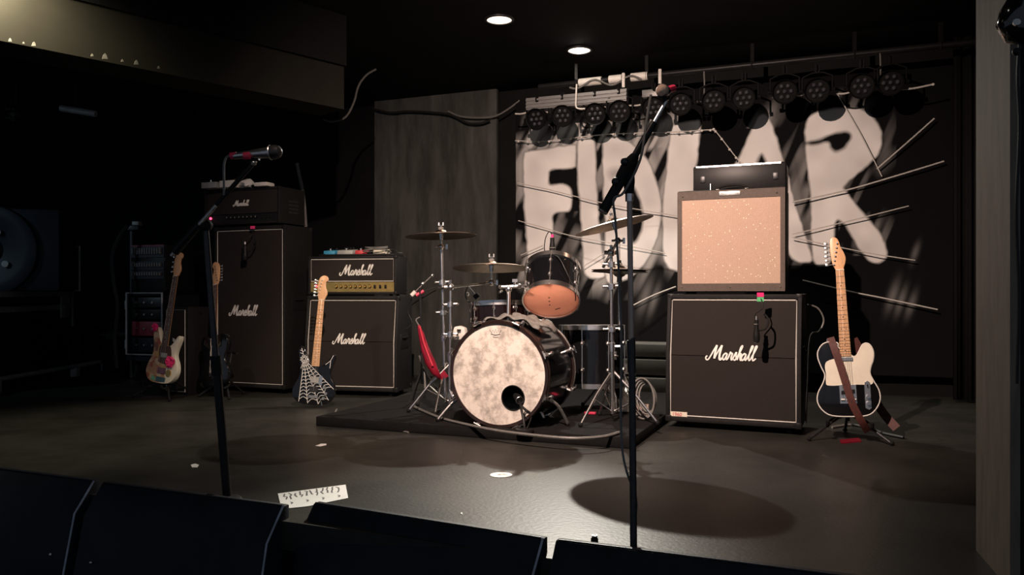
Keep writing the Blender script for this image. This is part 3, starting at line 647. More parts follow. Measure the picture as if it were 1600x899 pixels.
def guitar(name, label, cat, base, yaw, lean, roll, out, head, body_m, neck_m, board_m, scale=1.0, z_neck0=.30, neck_len=.46, nut=.042, heel=.056, bind=None, nfret=21, peg_side=-1, mirror=1, ntun=6):
    """base = lowest point of the body; local z runs up the neck, -y is the front"""
    t = thing(name, label, cat, base); t.rotation_mode = 'XYZ'
    t.rotation_euler = (Matrix.Rotation(-yaw, 3, 'Z') @ Matrix.Rotation(-lean, 3, 'X') @ Matrix.Rotation(roll, 3, 'Y')).to_euler()
    t.scale = (scale,)*3
    o = [(p.x*mirror, p.y) for p in smooth([Vector((a, b, 0)) for a, b in out], 4, True)]
    bd = MB().prism(o, lambda p: Vector((p[0], -.022, p[1])), lambda p: Vector((p[0], .022, p[1]))).build('body', body_m, t, bevel=.004)
    if bind:
        MB().tube([Vector((x*.992, -.0205, z)) for x, z in o], .0034, 6, True).build('binding', bind, t)
    z1 = z_neck0+neck_len
    # neck, fingerboard, frets
    q = MB(); nseg = 6
    for i in range(nseg+1):
        a = math.pi*i/nseg; ca, sa = math.cos(a), math.sin(a)
        q.v += [Vector((heel/2*ca, -.024+.020*sa, z_neck0)), Vector((nut/2*ca, -.024+.018*sa, z1))]
    q.f = [(2*i, 2*i+1, 2*i+3, 2*i+2) for i in range(nseg)]+[tuple(2*i for i in range(nseg+1)), tuple(2*i+1 for i in range(nseg+1))[::-1], (0, 2*nseg, 2*nseg+1, 1)]
    nk = q.build('neck', neck_m, t)
    q = MB(); q.add([(-heel/2, -.030, z_neck0), (heel/2, -.030, z_neck0), (nut/2, -.030, z1), (-nut/2, -.030, z1), (-heel/2, -.024, z_neck0), (heel/2, -.024, z_neck0), (nut/2, -.024, z1), (-nut/2, -.024, z1)], [(0,1,2,3),(4,7,6,5),(0,4,5,1),(1,5,6,2),(2,6,7,3),(3,7,4,0)])
    fb = q.build('fingerboard', board_m, nk)
    sl = neck_len/(1-2**(-nfret/12)); fz = lambda k: z1-sl*(1-2**(-k/12)); wz = lambda z: nut+(heel-nut)*(z1-z)/neck_len
    for k in range(1, nfret+1):
        z = fz(k); ww = wz(z)/2; MB().box((-ww, -.0315, z-.0011), (ww, -.0295, z+.0011)).build('fret', M['fret'], nk)
    for k in (3, 5, 7, 9, 12, 15, 17, 19):
        z = (fz(k)+fz(k-1))/2
        for dx in ((-.012, .012) if k == 12 else (0,)): MB().cyl((dx, -.0295, z), (dx, -.0308, z), .0032, n=8).build('inlay', M['dot'] if board_m is M['maple'] else M['cream'], nk)
    ho = [(p.x*mirror, p.y) for p in smooth([Vector((a, b, 0)) for a, b in head], 4, False)]
    hs = MB().prism(ho, lambda p: Vector((p[0], -.026, z1+p[1])), lambda p: Vector((p[0], -.010, z1+p[1]))).build('headstock', neck_m, t, bevel=.002)
    MB().box((-nut/2, -.032, z1-.004), (nut/2, -.024, z1+.001)).build('nut', M['cream'], hs)
    for k in range(ntun):
        zz = z1+.03+(.118/max(1, ntun-1))*k; xx = mirror*peg_side*(.030-.0*k)
        tu = MB(); tu.cyl((xx-mirror*peg_side*.008*k*.6, -.027, zz), (xx-mirror*peg_side*.008*k*.6, -.038, zz), .005, n=8).build('tuner_post', M['chrome'], hs)
        q = MB(); q.cyl((mirror*peg_side*.03, -.016, zz), (mirror*peg_side*.062, -.016, zz), .003, n=6); q.box((mirror*peg_side*.062-.009, -.019, zz-.007), (mirror*peg_side*.062+.009, -.013, zz+.007)); q.build('tuner_key', M['chrome'], hs, bevel=.001)
    for k in range(ntun if ntun < 6 else 6):
        n6 = ntun-1; x = (k-n6/2)/n6*2
        MB().cyl((x*.026, -.034, .10), (x*.017, -.033, z1), .0005, n=4, caps=False).build('string', M['steel'], t)
    return t, o
def gplate(t, pts, m, name, y=-.0255, sm=True, mirror=1):
    o = [(p.x, p.y) for p in smooth([Vector((a*mirror, b, 0)) for a, b in pts], 4, True)] if sm else [(a*mirror, b) for a, b in pts]
    return MB().prism(o, lambda p: Vector((p[0], y, p[1])), lambda p: Vector((p[0], -.0215, p[1]))).build(name, m, t)
def guitar_stand(label, at, yaw, spread=.22, hgt=.40, neck=None):
    t = thing('guitar_stand', label, 'guitar stand', at, -yaw)
    for a in (90, 215, 325):
        a = math.radians(a); x, y = math.cos(a)*spread, math.sin(a)*spread*.95
        lg = MB().tube([(0, .06, .16), (x*.7, .06+y*.7, .055), (x, .06+y, .012)], .008, 8).build('leg', M['darkmetal'], t)
        MB().ball((x, .06+y, .013), .013, 8).build('rubber_foot', M['rubber'], lg)
    MB().cyl((0, .06, .10), (0, .13, hgt), .010, n=10).build('upright', M['darkmetal'], t)
    for s in (-1, 1): MB().tube([(0, .05, .14), (s*.09, .02, .105), (s*.11, -.055, .085), (s*.11, -.075, .115)], .009, 8, sm=4).build('cradle_arm', M['rubber'], t)
    MB().tube([(-.10, .085, hgt), (0, .13, hgt), (.10, .085, hgt)], .008, 8, sm=4).build('rest_bar', M['rubber'], t)
    return t
# the black and cream guitar at the right
by = 4.33; bp = P(1327, 651, by)
t, out_ = guitar('electric_guitar', 'black electric guitar with cream pickguard and maple neck beside the right cabinet', 'guitar', bp, math.radians(19), math.radians(6), math.radians(-3.2), TELE, HEAD, M['gloss'], M['maple'], M['maple'], 1.0, .325, .475, bind=M['white'])
gplate(t, [(.034,.325),(.055,.33),(.075,.36),(.092,.384),(.112,.390),(.130,.374),(.140,.34),(.134,.30),(.119,.26),(.116,.225),(.128,.195),(.118,.170),(.05,.170),(-.02,.168),(-.098,.168),(-.108,.19),(-.105,.23),(-.108,.27),(-.095,.300),(-.045,.316),(-.03,.33)], M['cream'], 'pickguard')
gplate(t, [(-.042,.07),(.042,.07),(.042,.17),(-.042,.17)], M['chrome'], 'bridge', -.030, False)
gplate(t, [(-.034,.118),(.034,.125),(.034,.145),(-.034,.138)], M['black'], 'bridge_pickup', -.036, False)
for k in range(3): MB().cyl((-.028+.028*k-.010, -.036, .09), (-.028+.028*k+.010, -.036, .09), .006, n=8).build('saddle', M['steel'], t)
gplate(t, [(-.034,.30),(.034,.30),(.034,.318),(-.034,.318)], M['chrome'], 'neck_pickup', -.033, False)
ct = gplate(t, [(.082,.045),(.100,.035),(.112,.045),(.112,.18),(.100,.19),(.084,.18)], M['chrome'], 'control_plate', -.029, False)
for z in (.07, .105): MB().cyl((.098, -.029, z), (.098, -.046, z), .010, n=12).build('knob', M['chrome'], ct)
MB().tube([(.098, -.03, .155), (.098, -.045, .162), (.098, -.05, .17)], .003, 6).build('selector_switch', M['black'], ct)
s_ = MB(); sp = smooth([(-.07, -.01, .43), (-.055, -.034, .37), (-.03, -.040, .27), (-.005, -.042, .16), (.02, -.040, .06), (.06, -.02, -.03), (.09, .03, -.085)], 6)
s_.ribbon(sp, .038, (0, -1, 0), .003); s_.build('strap', M['redstrap'], t)
MB().ribbon(smooth([(.05, .05, .42), (.10, .07, .30), (.14, .10, .10), (.19, .13, .0), (.24, .10, -.07)], 6), .046, (0, -1, 0), .003).build('strap_tail', M['redstrap'], t)
MB().cyl((-.085, 0, .40), (-.085, 0, .42), .006, n=8).build('strap_button', M['chrome'], t)
g = Vector((bp.x+.01, bp.y+.03, 0)); guitar_stand('black tubular stand holding the black and cream guitar', g, math.radians(19), .25, .34)
# guitar with the spider web
by = 5.66; bp = P(489, 633, by)
t, out_ = guitar('electric_guitar', 'black electric guitar painted with a white spider web, leaning on the middle cabinet', 'guitar', bp, math.radians(5), math.radians(9), math.radians(2.4), STRAT, HEADS, M['gloss'], M['maple'], M['maple'], .955, .285, .50, nut=.043, heel=.058)
wc = Vector((-.092, 0, .335)); web = MB(); rays = []
for a in (-104, -92, -80, -67, -54, -41, -28, -14):
    d = Vector((math.cos(math.radians(a)), 0, math.sin(math.radians(a)))); ln = 0
    while ln < .5 and inside(out_, (wc+d*(ln+.01)).x, (wc+d*(ln+.01)).z): ln += .005
    rays.append((d, ln))
    if ln > .03: web.ribbon([wc+d*.024+Vector((0, -.0222, 0)), wc+d*ln+Vector((0, -.0222, 0))], .0034, (0, -1, 0), .0012)
for i in range(len(rays)-1):
    (d0, l0), (d1, l1) = rays[i], rays[i+1]
    for k in range(1, 14):
        r = .030+.027*k
        if r < l0 and r < l1:
            mid = (d0+d1).normalized()*r*.93; web.ribbon([wc+d0*r+Vector((0, -.0222, 0)), wc+mid+Vector((0, -.0222, 0)), wc+d1*r+Vector((0, -.0222, 0))], .0032, (0, -1, 0), .0012, sm=3)
for rr in (.024, .011): web.ribbon([wc+Vector((math.cos(a)*rr, -.0222, math.sin(a)*rr)) for a in np.linspace(0, 2*math.pi, 20)], .0032, (0, -1, 0), .0012)
for a in range(0, 360, 40):
    d = Vector((math.cos(math.radians(a)), 0, math.sin(math.radians(a)))); web.ribbon([wc+d*.011+Vector((0, -.0222, 0)), wc+d*.031+Vector((0, -.0222, 0))], .0035, (0, -1, 0), .0012)
web.ribbon([wc+Vector((-.008, -.0222, .03)), (-.118, -.0222, .415)], .0032, (0, -1, 0), .0012)
for zz in (.375, .395): web.ribbon([(-.126, -.0222, zz+.004), (-.112, -.0222, zz), (-.097, -.0222, zz-.006)], .0035, (0, -1, 0), .0012)
web.ribbon([(.075, -.0222, .30), (.11, -.0222, .33), (.130, -.0222, .372)], .0032, (0, -1, 0), .0012)
web.ribbon([(.110, -.0222, .275), (.112, -.0222, .33)], .0035, (0, -1, 0), .0012)
web.build('web_graphic', M['paper'], t)
gplate(t, [(-.028,.165),(.036,.160),(.036,.205),(-.028,.21)], M['greypedal'], 'pickup', -.029, False)
gplate(t, [(-.028,.095),(.036,.095),(.036,.135),(-.028,.135)], M['darkmetal'], 'pickup', -.029, False)
gplate(t, [(.038,.15),(.062,.15),(.062,.215),(.038,.215)], M['chrome'], 'switch_plate', -.027, False)
for x, z in ((.085, .13), (.10, .085), (.085, .05)): MB().cyl((x, -.022, z), (x, -.040, z), .011, n=12).build('knob', M['steel'], t)
gplate(t, [(-.03,.05),(.04,.05),(.04,.07),(-.03,.07)], M['steel'], 'bridge', -.032, False)
MB().tube([(.05, -.03, .06), (.07, -.05, .04), (.085, -.05, -.0)], .003, 6).build('tremolo_arm', M['chrome'], t)
# patchwork bass
by = 6.10; bp = P(252, 599, by)
t, out_ = guitar('bass_guitar', 'electric guitar collaged in patchwork over cream with a pink bow', 'guitar', bp, math.radians(24), math.radians(8), math.radians(3.6), STRAT, HEADS, M['cream'], M['maple'], M['rosewood'], .98, .285, .56, nut=.042, heel=.062, ntun=4)
side = [(x*.99, z) for x, z in out_ if x < -.03]
gplate(t, side+[(.02,.006),(.05,.05),(.03,.10),(.058,.14),(.03,.16),(-.02,.165)], M['patch'], 'collage', -.0232, False)
gplate(t, [(-.045,.29),(-.05,.24),(-.04,.19),(-.045,.165),(.02,.15),(.06,.155),(.085,.20),(.078,.25),(.06,.29),(.03,.29)], M['rosewood'], 'pickguard', -.0245)
gplate(t, [(-.02,.20),(.04,.20),(.04,.235),(-.02,.235)], M['greypedal'], 'pickup', -.03, False)
gplate(t, [(-.03,.075),(.05,.075),(.05,.12),(-.03,.12)], mat('purple_patch', (.16, .08, .12), .5, var=.4, vscale=90), 'bridge_cover', -.03, False)
MB().cyl((.085, -.022, .085), (.085, -.03, .085), .027, n=20).build('round_sticker', M['gold'], t)
gplate(t, [(-.04,.012),(.055,.012),(.06,.045),(-.035,.05)], mat('teal_patch', (.04, .10, .13), .5, var=.4, vscale=60), 'teal_patch', -.026, False)
gplate(t, [(-.09,.02),(-.045,.012),(-.045,.045),(-.085,.055)], mat('mint_patch', (.18, .42, .26), .5, var=.2, vscale=60), 'green_patch', -.026, False)
def bow(t, c, s, name='bow'):
    q = MB(); rr = random.Random(int(c[0]*1000))
    for k in range(7):
        a = rr.uniform(0, 6.28); d = Vector((math.cos(a), 0, math.sin(a)))*s; e = Vector((-d.z, 0, d.x))*.4
        q.tube([Vector(c), Vector(c)+d*.6+e+Vector((0, -.012, 0)), Vector(c)+d+Vector((0, -.006, 0)), Vector(c)+d*.6-e, Vector(c)], [.004, .011, .007, .011, .004], 6)
    q.build(name, M['pink'], t)
bow(t, (-.118, -.035, .425), .028); bow(t, (.098, -.035, .175), .045)
guitar_stand('folding stand under the patchwork guitar at the left', Vector((bp.x-.02, bp.y+.03, 0)), math.radians(30), .26, .36)
# third guitar, seen by its peach neck
by = 6.12; 
t, out_ = guitar('electric_guitar', 'dark guitar with pale headstock between the patchwork guitar and the tall cabinet', 'guitar', Vector((-2.27, by, .10)), math.radians(28), math.radians(8), math.radians(-7.0), TELE, HEADS, M['gloss'], M['maple'], M['redstrap'], .97, .33, .48, mirror=-1)
gplate(t, [(-.04,.07),(.04,.07),(.04,.12),(-.04,.12)], M['darkmetal'], 'bridge', -.030, False)
guitar_stand('dark stand behind the peach-necked guitar', Vector((-2.26, by+.05, 0)), math.radians(28), .2, .34)

# ------------------------------------------------------------------ drum riser and kit
RH = .06
rc = G(988, 703); rl = rc-R_*1.95
t = thing('drum_riser', 'low black carpeted platform under the drum kit', 'platform', ((rc+rl)/2), -YAW)
MB().box((-.975, 0, .004), (.975, 1.95, RH)).build('carpet_top', M['riser'], t, bevel=.006)
MB().box((-.97, .004, 0), (.97, 1.94, .02)).build('deck', M['black'], t)

def frame_of(ax):
    ax = Vector(ax).normalized(); return (ax, *perp(ax))
def polar(c, e1, e2, R, a): return c+e1*(R*math.cos(a))+e2*(R*math.sin(a))
def drum(name, label, c, ax, Rr, L, n, top_m, bot_m, shell_m, hoop_m, hoop=.012, legs=None):
    """c = centre of the head the axis ax points out of; the shell runs back along -ax"""
    c = Vector(c); ax, e1, e2 = frame_of(ax); t = thing(name, label, 'drum', Vector((c.x, c.y, min(c.z, (c-ax*L).z)-0.0)))
    o = t.location
    MB(o).lathe([(Rr, -.012), (Rr, -L+.012), (Rr-.006, -L+.012), (Rr-.006, -.012), (Rr, -.012)], c, ax, 48).build('shell', shell_m, t)
    MB(o).lathe([(0, 0), (Rr-.004, 0), (Rr+.002, -.008), (Rr+.002, -.012), (0, -.006)], c, ax, 48).build('batter_head' if ax.z > 0.2 else 'front_head', top_m, t)
    MB(o).lathe([(0, 0), (Rr-.004, 0), (Rr+.002, .008), (Rr+.002, .012), (0, .006)], c-ax*L, ax, 48).build('resonant_head', bot_m, t)
    for h0, s in ((0, -1), (-L, 1)):
        MB(o).lathe([(Rr+.003, h0-s*.006), (Rr+hoop, h0-s*.008), (Rr+hoop, h0+s*.022), (Rr+.004, h0+s*.022), (Rr+.003, h0-s*.006)], c, ax, 48).build('hoop', hoop_m, t)
    for i in range(n):
        a = 2*math.pi*(i+.5)/n; q = MB(o)
        for h0 in (-L*.28, -L*.72): q.ball(polar(c, e1, e2, Rr+.006, a)+ax*h0, .013, 8, (1, 1, 1.2))
        q.cyl(polar(c, e1, e2, Rr+.012, a)+ax*.006, polar(c, e1, e2, Rr+.012, a)-ax*(L+.006), .0035, n=6); q.build('lug', M['chrome'], t)
    return t, e1, e2
# bass drum
KY = math.radians(23.5); nF = Vector((-math.sin(KY), -math.cos(KY), 0)); kr = Vector((math.cos(KY), -math.sin(KY), 0))
kc = P(779, 585, 4.46); KR = .287; KL = .45
t = thing('bass_drum', 'black bass drum with mottled parchment front head at centre stage', 'drum', (kc.x, kc.y, RH)); o = t.location
MB(o).lathe([(KR, -.02), (KR, -KL+.02), (KR-.008, -KL+.02), (KR-.008, -.02), (KR, -.02)], kc, nF, 64).build('shell', M['gloss'], t)
hx, hz, hr = .088, -.128, .068; N = 72
vv = []; hc = kc+kr*hx+UP*hz
for i in range(N):
    a = 2*math.pi*i/N; vv.append(kc+(kr*math.cos(a)+UP*math.sin(a))*(KR-.002)); vv.append(hc+(kr*math.cos(a)+UP*math.sin(a))*hr)
vv += [p-nF*.002 for p in vv]
ff = [(2*i, 2*((i+1) % N), 2*((i+1) % N)+1, 2*i+1) for i in range(N)]; ff += [tuple(k+2*N for k in f)[::-1] for f in ff]+[(2*i+1, 2*((i+1) % N)+1, 2*N+2*((i+1) % N)+1, 2*N+2*i+1) for i in range(N)]
fh = MB(o).add(vv, ff).build('front_head', M['skin'], t)
MB(o).ring(hc+nF*.001, nF, hr, .0035, 40, 6).build('port_ring', M['rubber'], fh)
MB(o).lathe([(0, 0), (KR, 0), (KR, .004), (0, .004)], kc-nF*(KL-.01), nF, 48).build('batter_head', M['black'], t)
MB(o).ball(kc-nF*.25-UP*.21, .11, 12, (1.5, 1, .55)).build('damping_pillow', M['towel'], t)
for h0, s, nm in ((0, -1, 'front_hoop'), (-KL, 1, 'rear_hoop')):
    MB(o).lathe([(KR-.006, -s*.010+h0), (KR+.012, -s*.012+h0), (KR+.013, s*.030+h0), (KR+.002, s*.030+h0), (KR-.006, -s*.010+h0)], kc, nF, 72).build(nm, M['hoop'], t)
    MB(o).ring(kc+nF*(h0+s*.012), nF, KR+.0125, .0045, 72, 6).build('hoop_inlay', M['steel'] if nm == 'rear_hoop' else M['hoop'], t)
for i in range(8):
    a = 2*math.pi*(i+.5)/8; dr = kr*math.cos(a)+UP*math.sin(a)
    for h0, s in ((0, -1), (-KL, 1)):
        q = MB(o); p = kc+nF*h0+dr*(KR+.019)
        q.box((-.010, -.018, -.006), (.010, .026, .008), Matrix.Translation(p) @ Matrix((kr*-math.sin(a)+UP*math.cos(a), -nF*-s*-1, dr)).transposed().to_4x4()); q.cyl(p+nF*.03*-s, p+nF*s*.085, .0042, n=6)
        d2 = (kr*-math.sin(a)+UP*math.cos(a)); q.cyl(p+nF*.032*-s-d2*.022, p+nF*.032*-s+d2*.022, .0045, n=6); q.build('tension_claw', M['chrome'], t)
        q = MB(o); q.cyl(kc+nF*(h0+s*.07)+dr*(KR-.002), kc+nF*(h0+s*.07)+dr*(KR+.026), .012, n=10); q.ball(kc+nF*(h0+s*.07)+dr*(KR+.026), .0125, 8); q.build('lug', M['chrome'], t)
for s in (-1, 1):
    b0_ = kc-nF*.13+kr*s*(KR*.86)-UP*.14; b1_ = G(888, 664, RH+.008) if s > 0 else kc-nF*.02-kr*.40; b1_.z = RH+.010
    sp = MB(o).tube([b0_, b0_.lerp(b1_, .5)+UP*.03, b1_], .009, 8, sm=4).build('spur', M['steel'], t)
    MB(o).cyl(b0_-kr*s*.03, b0_+kr*s*.02, .022, n=12).build('spur_bracket', M['chrome'], sp); MB(o).ball(b1_+UP*.004, .011, 8).build('spur_foot', M['rubber'], sp)
lg = MB(o); lc = kc+UP*(KR*.80)-kr*.018     # small crown mark near the top of the head
cr = lambda x, z: lc+kr*x*1.35+UP*z*1.35+nF*.0006
lg.ribbon([cr(-.026, .012), cr(-.018, .0), cr(-.012, .012), cr(-.006, .0), cr(0, .016), cr(.006, .0), cr(.012, .012), cr(.018, .0), cr(.026, .012)], .003, nF, .0006)
lg.ribbon([cr(-.022, -.004), cr(0, -.009), cr(.022, -.004)], .005, nF, .0006, sm=4); lg.ribbon([cr(-.013, -.016), cr(0, -.019), cr(.013, -.016)], .003, nF, .0006, sm=4)
lg.build('head_logo', M['ink'], fh)
# tom post on the bass drum
p0 = kc-nF*.12+UP*(KR+.0); p0 = P(794, 497, 4.60); p1 = P(795, 452, 4.62)
pm = MB(o); pm.cyl(p0-UP*.02, p1, .0115, n=12); tp = pm.build('tom_post', M['chrome'], t)
q = MB(o); q.ball(p1, .021, 10); q.cyl(p1+Vector((-.05, 0, .012)), p1+Vector((.06, .0, .016)), .010, n=8); q.ball(p1+Vector((-.05, 0, .012)), .014, 8); q.ball(p1+Vector((.06, 0, .016)), .016, 8); q.cyl(p1+Vector((.03, 0, .01)), p1+Vector((.035, -.01, .05)), .007, n=8); q.box((p1.x+.02, p1.y-.02, p1.z+.04), (p1.x+.05, p1.y, p1.z+.058)); q.cyl(p1+Vector((-.04, 0, -.01)), p1+Vector((-.055, -.03, -.02)), .008, n=8)
q.build('ball_mount', M['chrome'], tp)
MB(o).box((p0.x-.035, p0.y-.03, p0.z-.045), (p0.x+.035, p0.y+.03, p0.z-.012)).build('post_bracket', M['chrome'], tp, bevel=.008)
MB(o).cyl(p1+Vector((.05, 0, .016)), P(836, 448, 4.70), .009, n=10).build('tom_arm', M['chrome'], tp)
# cloth draped on the bass drum
q = MB(); na, nl = 22, 18; vs_ = []
for i in range(na):
    for j in range(nl):
        f, g = i/(na-1), j/(nl-1); a = math.radians(112-62*f+5*math.sin(g*6)); fo = .010*math.sin(f*19+g*5)+.007*math.sin(g*14-f*6)
        dr = kr*math.cos(a)+UP*math.sin(a); vs_.append(kc-nF*(.075+.29*g+.02*math.sin(f*7))+dr*(KR+.030+fo))
q.add(vs_, [(i*nl+j, (i+1)*nl+j, (i+1)*nl+j+1, i*nl+j+1) for i in range(na-1) for j in range(nl-1)])
o_ = q.build('draped_cloth', M['towel'], ang=80); o_.modifiers.new('cloth_thickness', 'SOLIDIFY').thickness = .006
tag(o_, 'grey crumpled cloth lying on top of the bass drum shell', 'cloth')
# rack tom
ta = Vector((.07, .60, .79)).normalized(); tb = P(861, 470, 4.68); TR = .160; TL = .235
tom, e1, e2 = drum('rack_tom', 'black rack tom with peach lower head tilted above the bass drum', tb+ta*TL, ta, TR, TL, 6, M['clearhead'], M['peach'], M['gloss'], M['chrome'], .010)
q = MB(tom.location)
for k in range(3): q.cyl(tb-ta*.001+e2*(.03-.035*k)*1-e1*.01, tb-ta*.0025+e2*(.03-.035*k)-e1*.01, .0045, n=8)
q.ribbon([tb-ta*.002+e1*.05+e2*-.07, tb-ta*.002+e1*.02+e2*-.085], .006, -ta, .001); q.build('head_marks', M['dot'], tom)
# snare drum left behind the bass drum
sc = P(779, 474, 5.20); sn, _, _ = drum('snare_drum', 'dark snare drum with chrome hoops behind the bass drum', sc, Vector((-.02, .08, 1)), .178, .145, 8, M['white'], M['white'], mat('dark_wine_shell', (.010, .004, .004), .18, var=.2, coat=.5), M['chrome'], .012)
def tripod(t, foot, hub_z, spread, m, a0=20, legs=3, base=RH, r=.008, lowhub=.06):
    o = t.location; hub = Vector((foot.x, foot.y, hub_z))
    for k in range(legs):
        a = math.radians(a0+360*k/legs); e = Vector((foot.x+math.cos(a)*spread, foot.y+math.sin(a)*spread, base+.010))
        l = MB(o).tube([hub, hub.lerp(e, .5)+UP*.015, e], r, 8).build('leg', m, t)
        MB(o).ball(e+UP*.003, .014, 8).build('rubber_foot', M['rubber'], l)
        MB(o).cyl(Vector((foot.x, foot.y, base+lowhub)), hub.lerp(e, .55), r*.5, n=6).build('strut', m, t)
t = thing('snare_stand', 'chrome snare stand under the dark snare drum', 'stand', (sc.x, sc.y, RH)); f_ = Vector((sc.x, sc.y, RH))
MB(t.location).cyl((sc.x, sc.y, RH+.08), (sc.x, sc.y, sc.z-.19), .011, n=10).build('tube', M['chrome'], t)
for a in (30, 150, 270):
    d = Vector((math.cos(math.radians(a)), math.sin(math.radians(a)), 0)); MB(t.location).tube([Vector((sc.x, sc.y, sc.z-.20)), Vector((sc.x, sc.y, sc.z-.175))+d*.1, Vector((sc.x, sc.y, sc.z-.160))+d*.195, Vector((sc.x, sc.y, sc.z-.12))+d*.20], .006, 6).build('basket_arm', M['chrome'], t)
tripod(t, f_, RH+.22, .2, M['chrome'])
# floor tom
fc = P(925, 510, 5.18); ft, e1, e2 = drum('floor_tom', 'black floor tom standing behind the bass drum at the right', fc, Vector((0, .03, 1)), .203, .38, 8, M['black'], M['black'], M['gloss'], M['chrome'], .012)
for a in (-150, -60, 60):
    d = Vector((math.cos(math.radians(a)), math.sin(math.radians(a)), 0)); p = Vector((fc.x, fc.y, 0))+d*.225
    MB(ft.location).tube([Vector((p.x, p.y, fc.z-.06)), Vector((p.x, p.y, .22)), Vector((p.x, p.y, .16))+d*.03, Vector((p.x, p.y, RH+.01))+d*.03], .006, 8).build('leg', M['chrome'], ft)
    q = MB(ft.location); q.box((p.x-.02, p.y-.02, fc.z-.20), (p.x+.02, p.y+.02, fc.z-.15)); q.cyl((p.x, p.y, fc.z-.175), p+Vector((0, 0, fc.z-.175))+d*.05, .006, n=8); q.build('leg_bracket', M['chrome'], ft, bevel=.004)

def cymbal(name, label, c, R, nrm, parent=None):
    t = thing(name, label, 'cymbal', c); o = t.location
    pr = [(.006, .022), (.018, .021), (.032, .014), (.040, .004), (R*.55, -.006), (R*.85, -.014), (R, -.022), (R, -.0235), (R*.8, -.0145), (.040, .002), (.030, .011), (.006, .019), (.006, .022)]
    MB(o).lathe(pr, c, nrm, 56).build('bow', M['cymbal'], t)
    q = MB(o); n = Vector(nrm).normalized(); q.cyl(Vector(c)+n*.020, Vector(c)+n*.036, .017, n=14); q.build('felt', M['towel'], t)
    return t
def cstand(name, label, foot, top, nrm, boom=None, hub=.30, spread=.26, a0=20, collars=(), lean=0):
    """foot on the riser, top = cymbal seat; boom = point where a tilting arm leaves the upright"""
    t = thing(name, label, 'cymbal stand', foot); o = t.location; foot = Vector(foot); n = Vector(nrm).normalized(); top = Vector(top)
    tip = boom if boom is not None else top-n*.09
    MB(o).cyl(foot+UP*.05, foot.lerp(tip, .45), .013, n=12).build('lower_tube', M['chrome'], t)
    MB(o).cyl(foot.lerp(tip, .42), tip, .0095, n=12).build('upper_tube', M['chrome'], t)
    j = foot.lerp(tip, .45); q = MB(o); q.cyl(j-UP*.03, j+UP*.02, .019, n=12); q.cyl(j, j+Vector((.05, -.01, 0)), .006, n=8); q.box((j.x+.045, j.y-.016, j.z-.014), (j.x+.056, j.y-.004, j.z+.014)); q.build('clamp', M['chrome'], t)
    if boom is not None:
        a = top-n*.11; dv = (a-tip).normalized(); MB(o).cyl(tip-dv*.12, a, .0085, n=10).build('boom_arm', M['chrome'], t)
        q = MB(o); q.ball(tip, .024, 10); q.cyl(tip-Vector((.04, 0, 0)), tip+Vector((.04, 0, 0)), .012, n=8); q.cyl(tip+UP*.0, tip+UP*.045, .008, n=8); q.build('boom_clamp', M['chrome'], t); tip = a
    q = MB(o); q.ball(tip, .020, 10); q.cyl(tip-Vector((.035, 0, 0)), tip+Vector((.035, 0, 0)), .007, n=8); q.box((tip.x+.028, tip.y-.012, tip.z-.016), (tip.x+.040, tip.y+.012, tip.z+.016)); q.build('tilter', M['chrome'], t)
    MB(o).cyl(tip, top+n*.05, .0055, n=8).build('cymbal_rod', M['chrome'], t)
    MB(o).cyl(top-n*.045, top-n*.004, .010, .016, 12).build('sleeve', M['chrome'], t)
    q = MB(o); q.cyl(top+n*.037, top+n*.052, .009, n=8); q.box((top.x-.017, top.y-.003, top.z+.046), (top.x-.010, top.y+.003, top.z+.066)); q.box((top.x+.010, top.y-.003, top.z+.046), (top.x+.017, top.y+.003, top.z+.066)); q.build('wing_nut', M['chrome'], t)
    for f in collars:
        p = foot.lerp(boom if boom is not None else top, f); q = MB(o); q.cyl(p-UP*.015, p+UP*.015, .022, n=10); q.cyl(p-Vector((.045, 0, 0)), p+Vector((.045, 0, .005)), .006, n=8); q.ball(p+Vector((.045, 0, 0)), .010, 8); q.ball(p-Vector((.045, 0, 0)), .008, 8); q.build('collar', M['chrome'], t)
    tripod(t, foot, foot.z+hub, spread, M['chrome'], a0, base=foot.z)
    return t
cl = P(689, 364, 5.12); n1 = Vector((-.04, -.02, 1)); n1 = Vector((-.035, .03, 1))
cymbal('crash_cymbal', 'bronze crash cymbal standing highest at the left of the kit', cl, .228, n1)
cstand('cymbal_stand', 'straight chrome stand carrying the high left cymbal', Vector((cl.x+.03, cl.y, RH)), cl, n1, collars=(.72, .55))
c2 = P(768, 414, 4.90); n2 = Vector((0, .085, 1))
cymbal('ride_cymbal', 'bronze cymbal hanging level just left of the rack tom', c2, .240, n2)
f2 = P(703, 600, 5.05); bm_ = P(704, 449, 5.05)
cstand('cymbal_stand', 'chrome boom stand reaching right to the cymbal beside the rack tom', Vector((f2.x, f2.y, RH)), c2, n2, boom=bm_, a0=70, collars=(.86, .62))
c3 = P(958, 347, 4.52); n3 = Vector((-.24, .05, 1))
cymbal('crash_cymbal', 'bronze crash cymbal tilted up to the right behind the centre microphone stand', c3, .226, n3)
f3 = P(957, 660, 4.62)
cstand('cymbal_stand', 'chrome stand with black clamps under the tilted right cymbal', Vector((f3.x, f3.y, RH)), c3, n3, boom=P(955, 395, 4.58), a0=100, collars=(.80, .93, .55))
c4 = P(968, 420, 5.25); n4 = Vector((.02, .01, 1))
t = cymbal('hi_hat_cymbal', 'thin dark hi-hat cymbal edge-on above the floor tom', c4, .185, n4)
t = cymbal('hi_hat_cymbal', 'lower hi-hat cymbal lying under the other hi-hat', c4-UP*.034, .185, -n4)
t = thing('hi_hat_stand', 'chrome hi-hat stand with footboard at the right of the kit', 'hi-hat stand', (c4.x, c4.y, RH))
